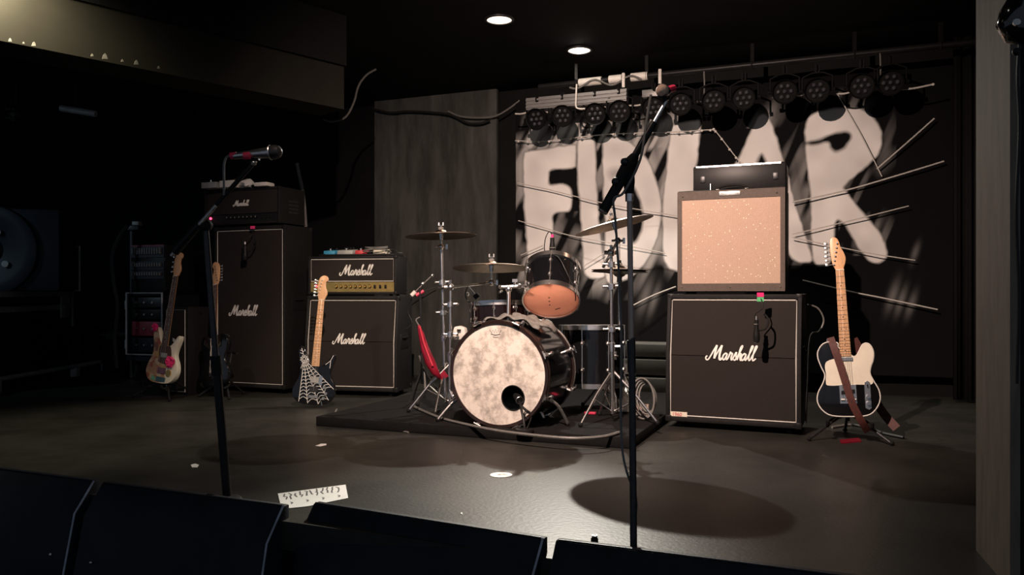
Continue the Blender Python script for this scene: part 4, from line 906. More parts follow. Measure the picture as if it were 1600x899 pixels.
MB(t.location).cyl((c4.x, c4.y, RH+.05), (c4.x, c4.y, c4.z-.07), .0125, n=12).build('tube', M['chrome'], t); MB(t.location).cyl((c4.x, c4.y, c4.z-.08), (c4.x, c4.y, c4.z+.20), .0035, n=8).build('pull_rod', M['steel'], t)
MB(t.location).cyl((c4.x, c4.y, c4.z+.024), (c4.x, c4.y, c4.z+.055), .012, n=10).build('clutch', M['black'], t); MB(t.location).cyl((c4.x, c4.y, c4.z-.09), (c4.x, c4.y, c4.z-.05), .02, .014, 12).build('seat_cup', M['chrome'], t)
tripod(t, Vector((c4.x, c4.y, RH)), RH+.26, .24, M['chrome'], 50)
q = MB(t.location); q.add([Vector((c4.x-.045, c4.y-.28, RH+.01)), Vector((c4.x+.045, c4.y-.28, RH+.01)), Vector((c4.x+.04, c4.y-.02, RH+.12)), Vector((c4.x-.04, c4.y-.02, RH+.12)), Vector((c4.x-.045, c4.y-.28, RH+.022)), Vector((c4.x+.045, c4.y-.28, RH+.022)), Vector((c4.x+.04, c4.y-.02, RH+.132)), Vector((c4.x-.04, c4.y-.02, RH+.132))], [(0,3,2,1),(4,5,6,7),(0,1,5,4),(1,2,6,5),(2,3,7,6),(3,0,4,7)]); q.build('footboard', M['steel'], t)

# microphones of the kit
t = thing('tom_microphone', 'small black microphone with red tip clipped to the rack tom rim', 'microphone', P(863, 397, 4.74)); o = t.location; a = P(863, 396, 4.74); b = P(863, 371, 4.74)
MB(o).lathe([(0, 0), (.012, 0), (.018, .02), (.016, .05), (.013, .07), (.013, .092), (0, .092)], a, (b-a), 14).build('body', M['black'], t); MB(o).cyl(b, b+(b-a).normalized()*.016, .009, n=10).build('red_ring', M['pink'], t)
MB(o).box((a.x-.014, a.y-.012, a.z-.02), (a.x+.014, a.y+.012, a.z+.004)).build('clip', M['darkmetal'], t, bevel=.003); MB(o).ring(a.lerp(b, .35), b-a, .0185, .0025, 16, 5).build('band', M['steel'], t)
MB(o).tube([b+UP*.012, P(858, 362, 4.74), P(852, 374, 4.74), P(851, 392, 4.74), P(858, 398, 4.73), P(872, 402, 4.64), P(885, 425, 4.60), P(898, 456, 4.60), P(899, 470, 4.66)], .0032, 6, sm=6).build('cable', M['cable'], t)
t = thing('condenser_microphone', 'slim silver microphone on a thin arm left of the kit', 'microphone', P(655, 455, 5.3)); o = t.location
MB(o).cyl(P(643, 462, 5.3), P(649, 456, 5.3), .014, n=12).build('capsule', M['white'], t); MB(o).cyl(P(649, 456, 5.3), P(675, 431, 5.3), .0055, n=10).build('body', M['steel'], t)
MB(o).ball(P(660, 444, 5.3), .014, 10).build('joint', M['chrome'], t); MB(o).ball(P(675, 431, 5.3), .012, 10).build('end_cap', M['steel'], t)
MB(o).cyl(P(650, 462, 5.3), P(662, 455, 5.31), .012, n=10).build('red_connector', M['winred'], t); MB(o).tube([P(660, 456, 5.3), P(690, 448, 5.34), P(640, 480, 5.4), P(644, 505, 5.4), P(632, 515, 5.4)], .0035, 6, sm=6).build('cable', M['cable'], t)
MB(o).cyl(P(656, 450, 5.3), P(660, 600, 5.3), .008, n=8).build('stand_tube', M['darkmetal'], t)
q = MB(o)
for a_ in (0, 120, 240): q.tube([P(660, 575, 5.3), Vector((P(660, 600, 5.3).x+.16*math.cos(math.radians(a_)), 5.3+.16*math.sin(math.radians(a_)), RH+.02))], .006, 6)
q.build('stand_feet', M['darkmetal'], t)
t = thing('snare_microphone', 'black microphone with steel end pointing at the snare drum', 'microphone', P(738, 462, 5.12)); o = t.location
MB(o).cyl(P(732, 449, 5.12), P(742, 461, 5.12), .008, n=10).build('body', M['steel'], t); MB(o).cyl(P(742, 460, 5.12), P(747, 466, 5.12), .019, .021, 12).build('grille', M['black'], t); MB(o).ball(P(730, 460, 5.14), .014, 8).build('holder', M['steel'], t)
MB(o).tube([P(731, 448, 5.12), P(727, 460, 5.13), P(731, 471, 5.13), P(737, 476, 5.02), P(733, 510, 5.0)], .0035, 6, sm=6).build('cable', M['cable'], t)
t = thing('bass_drum_microphone', 'black microphone on a short stand in the bass drum port', 'microphone', P(815, 668, 4.36)); o = t.location
t.location.z = RH; o = t.location
MB(o).lathe([(0, 0), (.020, 0), (.024, .02), (.022, .06), (.015, .075), (0, .08)], P(812, 626, 4.42), Vector((-.2, .6, .2)), 14).build('body', M['black'], t); MB(o).ring(P(812, 626, 4.42), Vector((-.2, .6, .2)), .021, .003, 14, 5).build('band', M['steel'], t)
MB(o).tube([P(812, 628, 4.41), P(816, 645, 4.36), P(819, 662, 4.33), Vector((P(820, 668, 4.32).x, 4.32, RH+.01))], .007, 8, sm=4).build('short_stand', M['black'], t)
MB(o).tube([P(813, 632, 4.40), P(822, 640, 4.38), P(829, 646, 4.38), P(826, 654, 4.38), P(819, 650, 4.38), P(822, 642, 4.38), P(830, 650, 4.38), P(826, 664, 4.34), Vector((P(822, 668, 4.30).x, 4.30, RH+.008))], .0035, 6, sm=6).build('cable', M['cable'], t)
MB(o).cyl(Vector((P(820, 668, 4.32).x, 4.32, RH)), Vector((P(820, 668, 4.32).x, 4.32, RH+.012)), .05, n=20).build('base', M['darkmetal'], t)
# odds and ends round the kit
q = MB(); q.prism([(-.042,-.045),(.02,-.045),(.045,-.01),(.035,.03),(.0,.042),(-.035,.035),(-.047,0)], lambda p: P(717, 520, 5.08)+kr*p[0]+UP*p[1], lambda p: P(717, 520, 5.08)+kr*p[0]+UP*p[1]+D_*.05)
t = thing('plastic_jug', 'small white plastic jug half hidden behind the bass drum', 'jug', P(717, 530, 5.08)); q.v = [p-t.location for p in q.v]; q.build('body', M['white'], t, bevel=.006)
MB(t.location).box(P(714, 518, 5.06), P(720, 515, 5.06)+Vector((0, .03, 0))).build('handle_slot', M['dot'], t)
t = thing('stick_bag', 'shiny red nylon bag hanging from the left cymbal stands', 'bag', P(672, 575, 4.92)); o = t.location
MB(o).tube([P(654, 508, 4.92), P(658, 522, 4.92), P(664, 545, 4.92), P(672, 566, 4.90), P(680, 582, 4.90), P(688, 592, 4.90)], [.008, .018, .026, .032, .024, .010], 10, sm=0).build('pouch', M['redcloth'], t, ang=80)
MB(o).tube([P(656, 510, 4.88), P(662, 535, 4.88), P(672, 562, 4.865), P(676, 572, 4.86)], .006, 6, sm=5).build('zip', mat('red_zip_tape', (.6, .05, .08), .4, var=.1), t); MB(o).tube([P(654, 508, 4.92), P(650, 500, 4.94), P(656, 496, 4.95)], .004, 6, sm=4).build('loop', M['palecable'], t)
MB(o).ribbon([P(688, 592, 4.9), P(694, 582, 4.9), P(698, 590, 4.9)], .03, (0, -1, 0), .004).build('flap', M['redcloth'], t)
q = MB().box((0, 0, 0), (.07, .03, .014), Matrix.Translation(G(913, 648, RH)+Vector((0, 0, .002))) @ Matrix.Rotation(-.3, 4, 'Z')); o_ = q.build('tape_roll_piece', M['winred'], bevel=.003); tag(o_, 'small bright red box on the riser right of the bass drum', 'box')
# cables along the riser
def cable(name, label, pts, r=.006, m='cable', sm=8, group=None):
    o_ = MB().tube(pts, r, 6, sm=sm).build(name, M[m]); return tag(o_, label, 'cable', group)
z_ = RH+.009
cable('floor_cable', 'grey cable along the front edge of the drum riser', [G(647, 636, z_), G(660, 642, z_), G(690, 654, z_), G(730, 664, z_), G(775, 673, z_), G(830, 680, z_), G(890, 685, z_), G(940, 683, z_), G(968, 676, z_)], .0085, 'palecable')
cable('floor_cable', 'thin black cable curving over the floor in front of the middle cabinet', [G(526, 640, .006), G(522, 652, .006), G(532, 664, .006), G(570, 668, .006), G(620, 673, .006), G(638, 676, .006)], .006, 'palecable')
cable('hanging_cable', 'pale cable hanging down between the middle cabinet and the kit', [P(655, 556, 5.6), P(661, 575, 5.6), P(664, 600, 5.55), P(662, 618, 5.5), P(652, 628, 5.5), G(642, 640, .006)], .007, 'palecable')
cz = P(1012, 660, 4.72)
t = thing('cable_coil', 'coil of grey cable standing on the riser beside the right cabinet', 'cable', (cz.x, cz.y, RH))
for k in range(4):
    MB(t.location).tube([Vector((cz.x-.03+.012*k+math.cos(a)*(.068-.006*k), cz.y+.04*math.sin(a)+.012*k, RH+.125+math.sin(a)*(.115-.012*k))) for a in np.linspace(0, 2*math.pi, 28)[:-1]], .006, 6, True).build('loop', M['palecable'], t)
q = MB()
for k in range(4): q.cyl(P(997+5*k, 632, 4.74), P(996+5*k, 652, 4.74), .008, n=8)
q.v = [p-t.location for p in q.v]; q.build('plugs', M['copper'], t)
t = thing('grey_step', 'dull grey wooden step behind the kit left of the right cabinet', 'step', wallpt(1010, .62), -YAW); t.location.z = 0
for k, (z0, z1) in enumerate(((.0, .14), (.16, .28), (.30, .40))):
    MB().box((-.36, -.18+.05*k, z0), (.40, .30, z1)).build('board', M['hatch'], t, bevel=.004)

# ------------------------------------------------------------------ vocal microphone stands
def vocal_mic(t, conn, head, rad, ball_m, body_m, band_m=None):
    o = t.location; ax = (head-conn); L = ax.length
    MB(o).lathe([(0, 0), (rad*.48, 0), (rad*.5, L*.15), (rad*.78, L*.72), (rad*.9, L*.76), (rad*.9, L*.80)], conn, ax, 18).build('microphone_body', body_m, t)
    MB(o).lathe([(rad*.9, 0), (rad*1.02, rad*.15), (rad*1.02, rad*.7), (rad*.85, rad*1.3), (rad*.4, rad*1.65), (0, rad*1.7)], conn+ax*.80, ax, 18).build('microphone_grille', ball_m, t)
    MB(o).ring(conn+ax*.80, ax, rad*.98, .003, 20, 6).build('microphone_band', M['steel'], t)
t = thing('microphone_stand', 'black boom microphone stand at the stage front left', 'microphone stand', (-1.089, 3.06, 0)); o = t.location
ft_ = Vector((-1.089, 3.06, 0)); top_ = P(321, 352, 3.06)
MB(o).lathe([(0, 0), (.058, 0), (.058, .010), (.05, .022), (.02, .03), (0, .03)], ft_, UP, 32).build('base', M['darkmetal'], t)
MB(o).cyl(ft_+UP*.025, ft_.lerp(top_, .5), .0165, n=14).build('lower_tube', M['black'], t); MB(o).cyl(ft_.lerp(top_, .48), top_, .012, n=14).build('upper_tube', M['darkmetal'], t)
MB(o).cyl(ft_.lerp(top_, .46), ft_.lerp(top_, .53), .021, n=14).build('height_clutch', M['rubber'], t)
bl0, bl1 = P(268, 400, 3.06), P(397, 254, 2.98)
MB(o).cyl(bl0, bl1, .0075, n=10).build('boom_arm', M['steel'], t); MB(o).cyl(bl0.lerp(bl1, .04), bl0.lerp(bl1, .34), .016, .013, 12).build('boom_sleeve', M['black'], t)
MB(o).cyl(bl0.lerp(bl1, .55), bl0.lerp(bl1, .98), .009, n=10).build('boom_wrap', M['black'], t)
q = MB(o); q.ball(top_, .026, 12); q.cyl(top_-Vector((.01, .03, 0)), top_+Vector((.0, .035, 0)), .018, n=12); q.build('boom_clutch', M['rubber'], t)
q = MB(o); q.cyl(bl1, P(396, 246, 2.98), .010, n=10); q.cyl(P(385, 247, 2.98), P(404, 244, 2.98), .017, n=12); q.build('microphone_clip', M['black'], t); MB(o).ball(bl1, .012, 8).build('clip_joint', M['steel'], t)
vocal_mic(t, P(366, 244, 2.98), P(437, 237, 2.96), .026, M['darkmetal'], M['steel'])
MB(o).cyl(P(360, 244, 2.98), P(370, 243, 2.98), .013, n=12).build('red_connector', M['winred'], t); MB(o).cyl(P(381, 244, 2.962), P(391, 243, 2.962), .014, n=12).build('red_tape', M['winred'], t)
MB(o).tube([P(362, 243, 2.98), P(354, 246, 2.98), P(350, 258, 2.98), P(350, 285, 2.99), P(350, 305, 3.0)], .0045, 6, sm=6).build('cable', M['palecable'], t)

t = thing('microphone_stand', 'tall boom microphone stand with steel pole at centre stage front', 'microphone stand', (.368, 2.42, 0)); o = t.location
ft_ = Vector((.368, 2.42, 0)); top_ = P(983, 297, 2.46)
MB(o).lathe([(0, 0), (.058, 0), (.058, .010), (.05, .022), (.02, .03), (0, .03)], ft_, UP, 32).build('base', M['darkmetal'], t)
MB(o).cyl(ft_+UP*.025, P(987, 528, 2.47), .0108, n=14).build('lower_tube', M['darkmetal'], t); MB(o).cyl(P(987, 590, 2.47), P(983.5, 300, 2.46), .0085, n=14).build('upper_tube', M['copper'], t)
MB(o).cyl(P(987, 582, 2.47), P(986, 532, 2.47), .0135, n=14).build('height_clutch', M['darkmetal'], t)
MB(o).cyl(P(983, 315, 2.46), P(983, 302, 2.46), .012, n=12).build('ferrule', M['chrome'], t); MB(o).tube([P(983, 303, 2.46), P(983, 285, 2.46), P(981, 268, 2.46), P(977, 256, 2.46)], [.014, .018, .020, .016], 12).build('swivel', M['rubber'], t)
b0, bt = P(942, 331, 2.44), P(1041, 158, 2.50); al = lambda f: b0.lerp(bt, f)
MB(o).cyl(b0, al(.26), .0155, .0165, 14).build('counterweight', M['black'], t); MB(o).ring(b0, bt-b0, .0145, .002, 16, 5).build('counterweight_rim', M['steel'], t)
MB(o).tube([al(.22), al(.30), al(.42), al(.50)], [.010, .022, .024, .014], 14).build('boom_clutch', M['rubber'], t); MB(o).ball(P(962, 284, 2.42), .013, 10).build('clutch_knob', M['darkmetal'], t); MB(o).ball(P(976, 253, 2.42), .013, 10).build('clutch_knob', M['darkmetal'], t)
MB(o).cyl(al(.44), al(.80), .0115, n=12).build('boom_sleeve', M['black'], t); MB(o).cyl(al(.78), bt, .0055, n=10).build('boom_arm', M['chrome'], t)
q = MB(o); q.cyl(bt, P(1036, 147, 2.50), .009, n=10); q.cyl(P(1042, 143, 2.53), P(1034, 146, 2.47), .014, n=12); q.build('microphone_clip', M['black'], t)
vocal_mic(t, P(1050, 139, 2.66), P(1031, 142, 2.44), .018, M['amber'], M['black'])
MB(o).cyl(P(1052, 138, 2.60), P(1043, 141, 2.56), .012, n=10).build('red_connector', M['winred'], t)
MB(o).tube([P(1017, 148, 2.50), P(1010, 190, 2.49), P(1000, 250, 2.44), P(975, 300, 2.41), P(959, 312, 2.41), P(962, 350, 2.42), P(968, 450, 2.44), P(971, 540, 2.44), P(970, 640, 2.44), P(972, 700, 2.44), P(980, 740, 2.44), P(993, 775, 2.45), P(994, 800, 2.46), P(988, 830, 2.48)], .004, 6, sm=8).build('cable', M['palecable'], t)
t = thing('threaded_bolt', 'small steel-topped black knob standing at the stage edge', 'knob', G(929, 851)); 
MB().lathe([(0, 0), (.012, 0), (.012, .018), (.009, .022), (.009, .028), (0, .028)], (0, 0, 0), UP, 16).build('knob_body', M['black'], t); MB().ring((0, 0, .027), UP, .008, .0022, 16, 6).build('steel_rim', M['chrome'], t)

# ------------------------------------------------------------------ row of black boxes along the stage edge
ZT = .05
for lab, ua, va, ub, vb in (('black box at the far left of the row along the stage edge', None, None, 148, 752), ('black box second from the left along the stage edge', 160, 754, 444, 791), ('black box in front of the set list, third from the left', 490, 786, 850, 842), ('black box at the right end of the row, before the centre microphone stand', 868, 844, None, None)):
    if ua is None: b = G(ub, vb, ZT); a = b-Vector((math.cos(math.radians(23.5)), -math.sin(math.radians(23.5)), 0))*.95
    elif ub is None: a = G(ua, va, ZT); b = a+Vector((math.cos(math.radians(22.5)), -math.sin(math.radians(22.5)), 0))*.95
    else: a, b = G(ua, va, ZT), G(ub, vb, ZT)
    d = b-a; L = d.length; t = thing('stage_box', lab, 'box', ((a+b)/2).xy.to_3d()-UP*1.0, math.atan2(d.y, d.x), 'black boxes along the stage edge')
    z = 1.0; pr = [(0, z+ZT), (-.086, z-.06), (-.134, z-.28), (-.16, 0), (.03, 0), (.03, z+ZT)]
    MB().prism(pr, lambda p: Vector((-L/2, p[0], p[1])), lambda p: Vector((L/2, p[0], p[1]))).build('body', M['carpet'], t, bevel=.006)
    MB().tube([(L/2-.003, p[0]-.002, p[1]) for p in pr[:4]], .0038, 6).build('edge_trim', M['edge'], t)  # pale line draws the highlight along the worn right edge
    MB().tube([(-L/2+.01, -.001, z+ZT+.001), (L/2-.01, -.001, z+ZT+.001)], .003, 6).build('top_trim', M['darkmetal'], t)
    for xx in (-L/2+.09, L/2-.09): MB().ball((xx, -.125, z-.22), .006, 8).build('screw', M['steel'], t)

# ------------------------------------------------------------------ things on the floor
def flat(name, label, cat, uv, m, th=.0012, z=.001):
    pts = [G(u, v, z) for u, v in uv]; c = sum(pts, Vector())/len(pts); t = thing(name, label, cat, (c.x, c.y, z))
    MB(t.location).prism(pts, lambda p: p+UP*th, lambda p: p).build('sheet', m, t); return t, c
t, c = flat('set_list', 'white handwritten set list lying by the stage boxes', 'paper', ((434, 772), (540, 758), (544, 779), (480, 792), (440, 796)), M['paper'])
rr = random.Random(9); q = MB(t.location)
for k in range(11):
    u0 = 445+8.2*k; v0 = 777-1.2*k; pts = []
    for j in range(5): pts.append(G(u0+rr.uniform(-2.4, 2.4)+j*.5, v0-6+rr.uniform(0, 3.0)+j*1.9, .0026))
    q.ribbon(pts, .006, UP, .0003, sm=3)
    if k % 3 == 1: q.ribbon([G(u0+1, v0+9, .0026), G(u0+4, v0+10, .0026), G(u0+2, v0+12, .0026)], .006, UP, .0003)
q.build('handwriting', M['ink'], t)
dc = G(783, 743); t = thing('paper_disc', 'round white label lying flat on the floor before the kit', 'disc', (dc.x, dc.y, .001))
MB().lathe([(0, 0), (.049, 0), (.049, .0014), (.007, .0014), (.007, .0016), (0, .0016)], (0, 0, 0), UP, 40).build('disc', M['white'], t)
q = MB(); q.ball((-.008, 0, .0018), .009, 10, (1.2, 1, .08)); q.ribbon([(.004, .005, .0018), (.02, .006, .0018), (.03, .003, .0018)], .004, UP, .0002); q.build('print', M['ink'], t)
t, c = flat('paper_scrap', 'narrow white scrap on the floor left of the kit', 'paper', ((493, 697), (502, 694), (510, 694), (510, 696), (500, 698)), M['paper'])
t, c = flat('paper_scrap', 'tiny pale scrap on the floor near the left microphone stand', 'paper', ((298, 727), (305, 725), (311, 727), (308, 731), (300, 731)), M['paper'])
t, c = flat('paper_scrap', 'tiny bright chip on the floor near the row of boxes', 'paper', ((719, 803), (722, 801), (723, 805)), M['paper'])
t = thing('red_tape_piece', 'flat dark red strip on the floor under the guitar stand', 'tape', G(1328, 690)); MB(t.location).prism([G(1312, 689), G(1342, 686), (G(1346, 691)), G(1314, 694)], lambda p: p+UP*.006, lambda p: p).build('strip', M['redcloth'], t)
cable('guitar_cable', 'grey cable running from the right guitar stand over the floor', [G(1300, 668, .008), G(1330, 664, .008), G(1352, 668, .008), G(1380, 677, .008), G(1412, 684, .008)], .008, 'palecable')
cable('amp_cable', 'thin dark cable looping down behind the right cabinet', [P(1262, 476, 4.9), P(1278, 482, 4.9), P(1287, 500, 4.9), P(1280, 518, 4.9), P(1266, 528, 4.9), P(1262, 600, 4.9), Vector((1.80, 4.9, .01))], .005, 'palecable')

# ------------------------------------------------------------------ ceiling lamps
def downlight(label, xy, m, bulb, R=.088):
    t = thing('ceiling_downlight', label, 'lamp', (xy[0], xy[1], CEIL)); 
    MB().lathe([(R, 0), (R+.018, 0), (R+.018, -.006), (R, -.010), (R, 0)], (0, 0, 0), UP, 40).build('trim_ring', M['darkmetal'], t)
    MB().lathe([(0, -.004), (R, -.004), (R, -.001), (0, -.001)], (0, 0, 0), UP, 40).build('reflector', m, t)
    if bulb: MB().lathe([(0, -.026), (.022, -.022), (.034, -.012), (.036, -.004), (0, -.004)], (0, 0, 0), UP, 24).build('bulb', M['bulb'], t)
    return t
downlight('brightest ceiling downlight, above the kit near the lighting pipe', LAMPS['kit'][0], M['bulbdim'], True)
downlight('warm ceiling downlight left of the brightest one', LAMPS['side'][0], M['bulbdim'], False)
downlight('ceiling downlight above the stage front, outside the picture', LAMPS['front'][0], M['bulbdim'], True)
downlight('dull ceiling downlight at the top edge above the right amplifiers', LAMPS['right'][0], M['bulbside'], False)
t = thing('wall_lamp', 'small lamp shining on the pale beam at the top left corner', 'lamp', (-2.54, 3.866, 2.75)); MB().lathe([(0, 0), (.05, 0), (.05, -.02), (0, -.02)], (0, 0, 0), UP, 24).build('base_plate', M['darkmetal'], t); MB().cyl((0, 0, -.02), (0, .0, -.20), .012, n=10).build('stem', M['darkmetal'], t)
MB().lathe([(.02, -.20), (.05, -.27), (.046, -.27), (.016, -.20)], (0, 0, 0), UP, 24).build('shade', M['darkmetal'], t)

# ------------------------------------------------------------------ lighting pipe with LED cans
tr = lambda u, off=.55: wallpt(u, off)
pa, pb = tr(842), tr(1560); PZ = 2.585
t = thing('lighting_pipe', 'dark pipe carrying the row of lights under the ceiling', 'pipe', (pa.x, pa.y, PZ)); o = t.location
MB(o).cyl(pa+UP*PZ, pb+UP*PZ, .024, n=14).build('pipe', M['black'], t)
for u in (900, 1010, 1175, 1335, 1470):
    p = tr(u)+UP*PZ; q = MB(o); q.box((p.x-.012, p.y-.012, p.z), (p.x+.012, p.y+.012, CEIL)); q.ring(p, R_, .028, .007, 16, 6); q.build('hanger', M['black'], t)
for a, b, nm in ((905, 940, 'foil_wrap'), (952, 972, 'foil_wrap'), (986, 1012, 'foil_wrap')):
    p, q_ = tr(a)+UP*PZ, tr(b)+UP*PZ; MB(o).cyl(p, q_, .034, n=14).build(nm, M['white'], t)
for u in (974, 1031):
    p = tr(u, .60)+UP*(PZ-.02); MB(o).box((p.x-.012, p.y-.01, p.z-.07), (p.x+.012, p.y+.01, p.z+.05)).build('white_hook', M['white'], t, bevel=.004)
for u in (1100, 1375):
    p = tr(u, .58)+UP*(PZ-.02); MB(o).tube([p, p-UP*.10+R_*.004, p-UP*.20], .006, 6).build('drop_wire', M['palecable'], t)
MB(o).tube([tr(u, .60)+UP*(PZ+.03*math.sin(u*.11)-.03) for u in range(890, 1010, 8)], .008, 6, sm=4).build('wrapped_cable', M['palecable'], t)
MB(o).tube([tr(901, .66)+UP*(PZ-.04), tr(900, .66)+UP*(PZ-.16), tr(901, .66)+UP*(PZ-.235), tr(914, .66)+UP*(PZ-.25)], .007, 6, sm=5).build('white_flex', M['white'], t)
t = thing('cable_tray', 'grey ribbed aluminium tray under the lighting pipe above the letters F and I', 'tray', (tr(822).x, tr(822).y, PZ-.17)); o = t.location
a, b = tr(822, .62), tr(979, .62)
for z0, z1, of in ((-.205, -.105, 0), (-.193, -.178, .010), (-.163, -.148, .010), (-.133, -.118, .010)):
    q = MB(o); q.prism([a-D_*of, b-D_*of, b+D_*.05, a+D_*.05], lambda p: Vector((p.x, p.y, PZ+z0)), lambda p: Vector((p.x, p.y, PZ+z1))); q.build('tray_rib' if of else 'tray_body', M['alu'], t)
t = thing('cable_tray', 'short aluminium tray piece beside the centre microphone', 'tray', (tr(1003).x, tr(1003).y, PZ-.17)); o = t.location
a, b = tr(1003, .62), tr(1034, .62); q = MB(o); q.prism([a, b, b+D_*.05, a+D_*.05], lambda p: Vector((p.x, p.y, PZ-.19)), lambda p: Vector((p.x, p.y, PZ-.13))); q.build('tray_body', M['alu'], t, bevel=.004)
lens_m = mat('led_lens', (.05, .05, .055), .12, var=.1, coat=.5)
def make_par():
    t = thing('led_par_can', '', 'stage light', (0, 0, 0), 0, 'LED par cans on the lighting pipe'); ax = Vector((0, -1, -.28)).normalized()
    MB().lathe([(0, .10), (.045, .10), (.075, .06), (.088, 0), (.093, -.04), (.090, -.045), (.082, -.038), (.082, -.02), (0, -.02)], (0, 0, -.16), -ax, 28).build('housing', M['parblack'], t)
    e1, e2 = perp(ax); q = MB(); c = Vector((0, 0, -.16))+ax*.024
    for k in range(7):
        p = c if k == 0 else c+(e1*math.cos(k*math.pi/3)+e2*math.sin(k*math.pi/3))*.046; q.ball(p, .0165, 10)
    q.build('lens_cluster', lens_m, t)
    MB().tube([Vector((-.105, 0, -.16)), Vector((-.105, 0, -.06)), Vector((-.04, 0, -.03)), Vector((.04, 0, -.03)), Vector((.105, 0, -.06)), Vector((.105, 0, -.16))], .008, 6).build('yoke', M['parblack'], t)
    q = MB(); q.box((-.018, -.02, -.035), (.018, .02, .03)); q.ring((0, 0, .0), (1, 0, 0), .030, .007, 14, 6); q.build('clamp', M['parblack'], t)
    for s in (-1, 1): MB().cyl((s*.10, 0, -.16), (s*.125, 0, -.16), .016, n=10).build('tilt_knob', M['parblack'], t)
    return t
par = make_par(); ORD = ['first', 'second', 'third', 'fourth', 'fifth', 'sixth', 'seventh', 'eighth', 'ninth', 'tenth', 'eleventh', 'twelfth']
for k, (u, v) in enumerate(((840, 186), (880, 181), (931, 178), (968, 174), (1022, 168), (1064, 162), (1115, 157), (1163, 153), (1226, 143), (1277, 141), (1347, 134), (1391, 129))):
    if k == 0: n = par
    else:
        n = par.copy(); C.objects.link(n)
        for ch in par.children: c = ch.copy(); C.objects.link(c); c.parent = n
    n['label'] = 'black LED par can with seven lenses, %s from the left' % ORD[k]
    p = tr(u, .60); n.location = (p.x, p.y, H+(HOR-v)/F*p.y+.16); n.rotation_euler = (0, 0, -YAW+math.radians((-6, 5, 2, 10, -4, 3, 8, -5, 4, 0, -6, 3)[k]))
# white links between the cans
q = MB(); 
for kk, (a, b) in enumerate((((805, 178), (826, 175)), ((853, 174), (862, 175)), ((902, 169), (915, 170)), ((945, 166), (951, 166)), ((982, 165), (1008, 162)), ((1085, 158), (1100, 157)), ((1205, 151), (1210, 150)), ((1242, 148), (1256, 147)), ((1307, 146), (1329, 144)), ((1397, 141), (1458, 132)))):
    A, B = tr(a[0], .52), tr(b[0], .52); A = A+UP*(H+(HOR-a[1])/F*A.y); B = B+UP*(H+(HOR-b[1])/F*B.y)
    t = thing('power_link', ('pale power link cable on the lighting row, %s from the left' % ORD[kk]), 'cable', A, 0, 'power link cables between the cans')
    MB(A).tube([A, A.lerp(B, .5)-UP*.008, B], .007, 6, sm=3).build('flex', M['string'], t); MB(A).ball(B, .011, 8).build('plug', M['white'], t)

# strings stretched over the banner
def string(label, pts, r=.0045, knots=0, off=.20):
    q = [];
    for u, v in pts: w_ = wallpt(u, off); q.append(w_+UP*(H+(HOR-v)/F*w_.y))
    t = thing('banner_string', label, 'string', q[0]); MB(q[0]).tube(q, r, 6, sm=5).build('cord', M['string'], t)
    if knots:
        s = smooth(q, 6)
        for k in range(knots): MB(q[0]).ball(s[int((len(s)-1)*(k+.5)/knots)]-UP*.004, .011, 8).build('bulb', M['white'], t)
string('string of tiny unlit bulbs across the tops of the letters', [(805, 220), (850, 221), (900, 215), (950, 210), (1000, 208), (1060, 206), (1110, 203), (1118, 205), (1150, 246), (1160, 256)], .0045, 26)
string('pale cord crossing the middle of the letters F and D', [(808, 286), (860, 297), (945, 318), (1060, 338)])
string('pale cord crossing the lower part of the letters F and I', [(810, 345), (850, 356), (890, 368), (945, 378), (1000, 388), (1040, 396)])
string('short pale cord at the bottom left of the letter F', [(814, 399), (848, 384)])
string('thin cord slanting down across the top of the letter R', [(1308, 146), (1344, 208), (1378, 276)])
string('pale cord rising to the upper right from the letter R', [(1370, 264), (1415, 225), (1460, 185)], .006)
string('longest pale cord rising across the middle of the letter R', [(1238, 316), (1320, 298), (1400, 275), (1475, 252)], .006)
string('cord rising across the lower part of the letter R', [(1238, 366), (1300, 352), (1420, 322)])
string('cord falling to the right across the foot of the letter R', [(1238, 371), (1290, 382), (1360, 396), (1430, 407)])
string('pale cord low on the banner beyond the guitar neck', [(1254, 438), (1330, 456), (1380, 466), (1465, 484)], .006)
string('short cord at the foot of the letter I', [(912, 416), (944, 396)])
string('pale cord between the centre stand and the right cabinet', [(988, 478), (1020, 462), (1056, 448)], .006)

# cables on the ceiling and the left wall
cable('ceiling_cable', 'grey cable hanging in a curve from the ceiling by the beam', [P(588, 108, 6.0), P(572, 118, 6.0), P(560, 135, 6.0), P(553, 160, 6.0), P(540, 183, 6.0), P(520, 190, 6.0), P(505, 187, 6.0)], .008, 'wirecable')
w_ = lambda u, v, off=.12: wallpt(u, off)+UP*(H+(HOR-v)/F*wallpt(u, off).y)
cable('wall_cable', 'black cable bundle along the top of the grey wall panel', [w_(583, 170), w_(610, 176), w_(640, 174), w_(690, 177), w_(710, 182), w_(730, 192), w_(750, 193), w_(765, 188)], .011, 'cable')
cable('wall_cable', 'pale cable sagging from the grey panel to the banner top', [w_(700, 174), w_(720, 182), w_(750, 184), w_(775, 181), w_(795, 170), w_(812, 157)], .008, 'palecable')
cable('wall_conduit', 'pale conduit running down behind the tall left stack', [P(464, 255, 7.4), P(468, 275, 7.4), P(473, 300, 7.4), P(476, 325, 7.4), P(478, 355, 7.4)], .016, 'palecable')

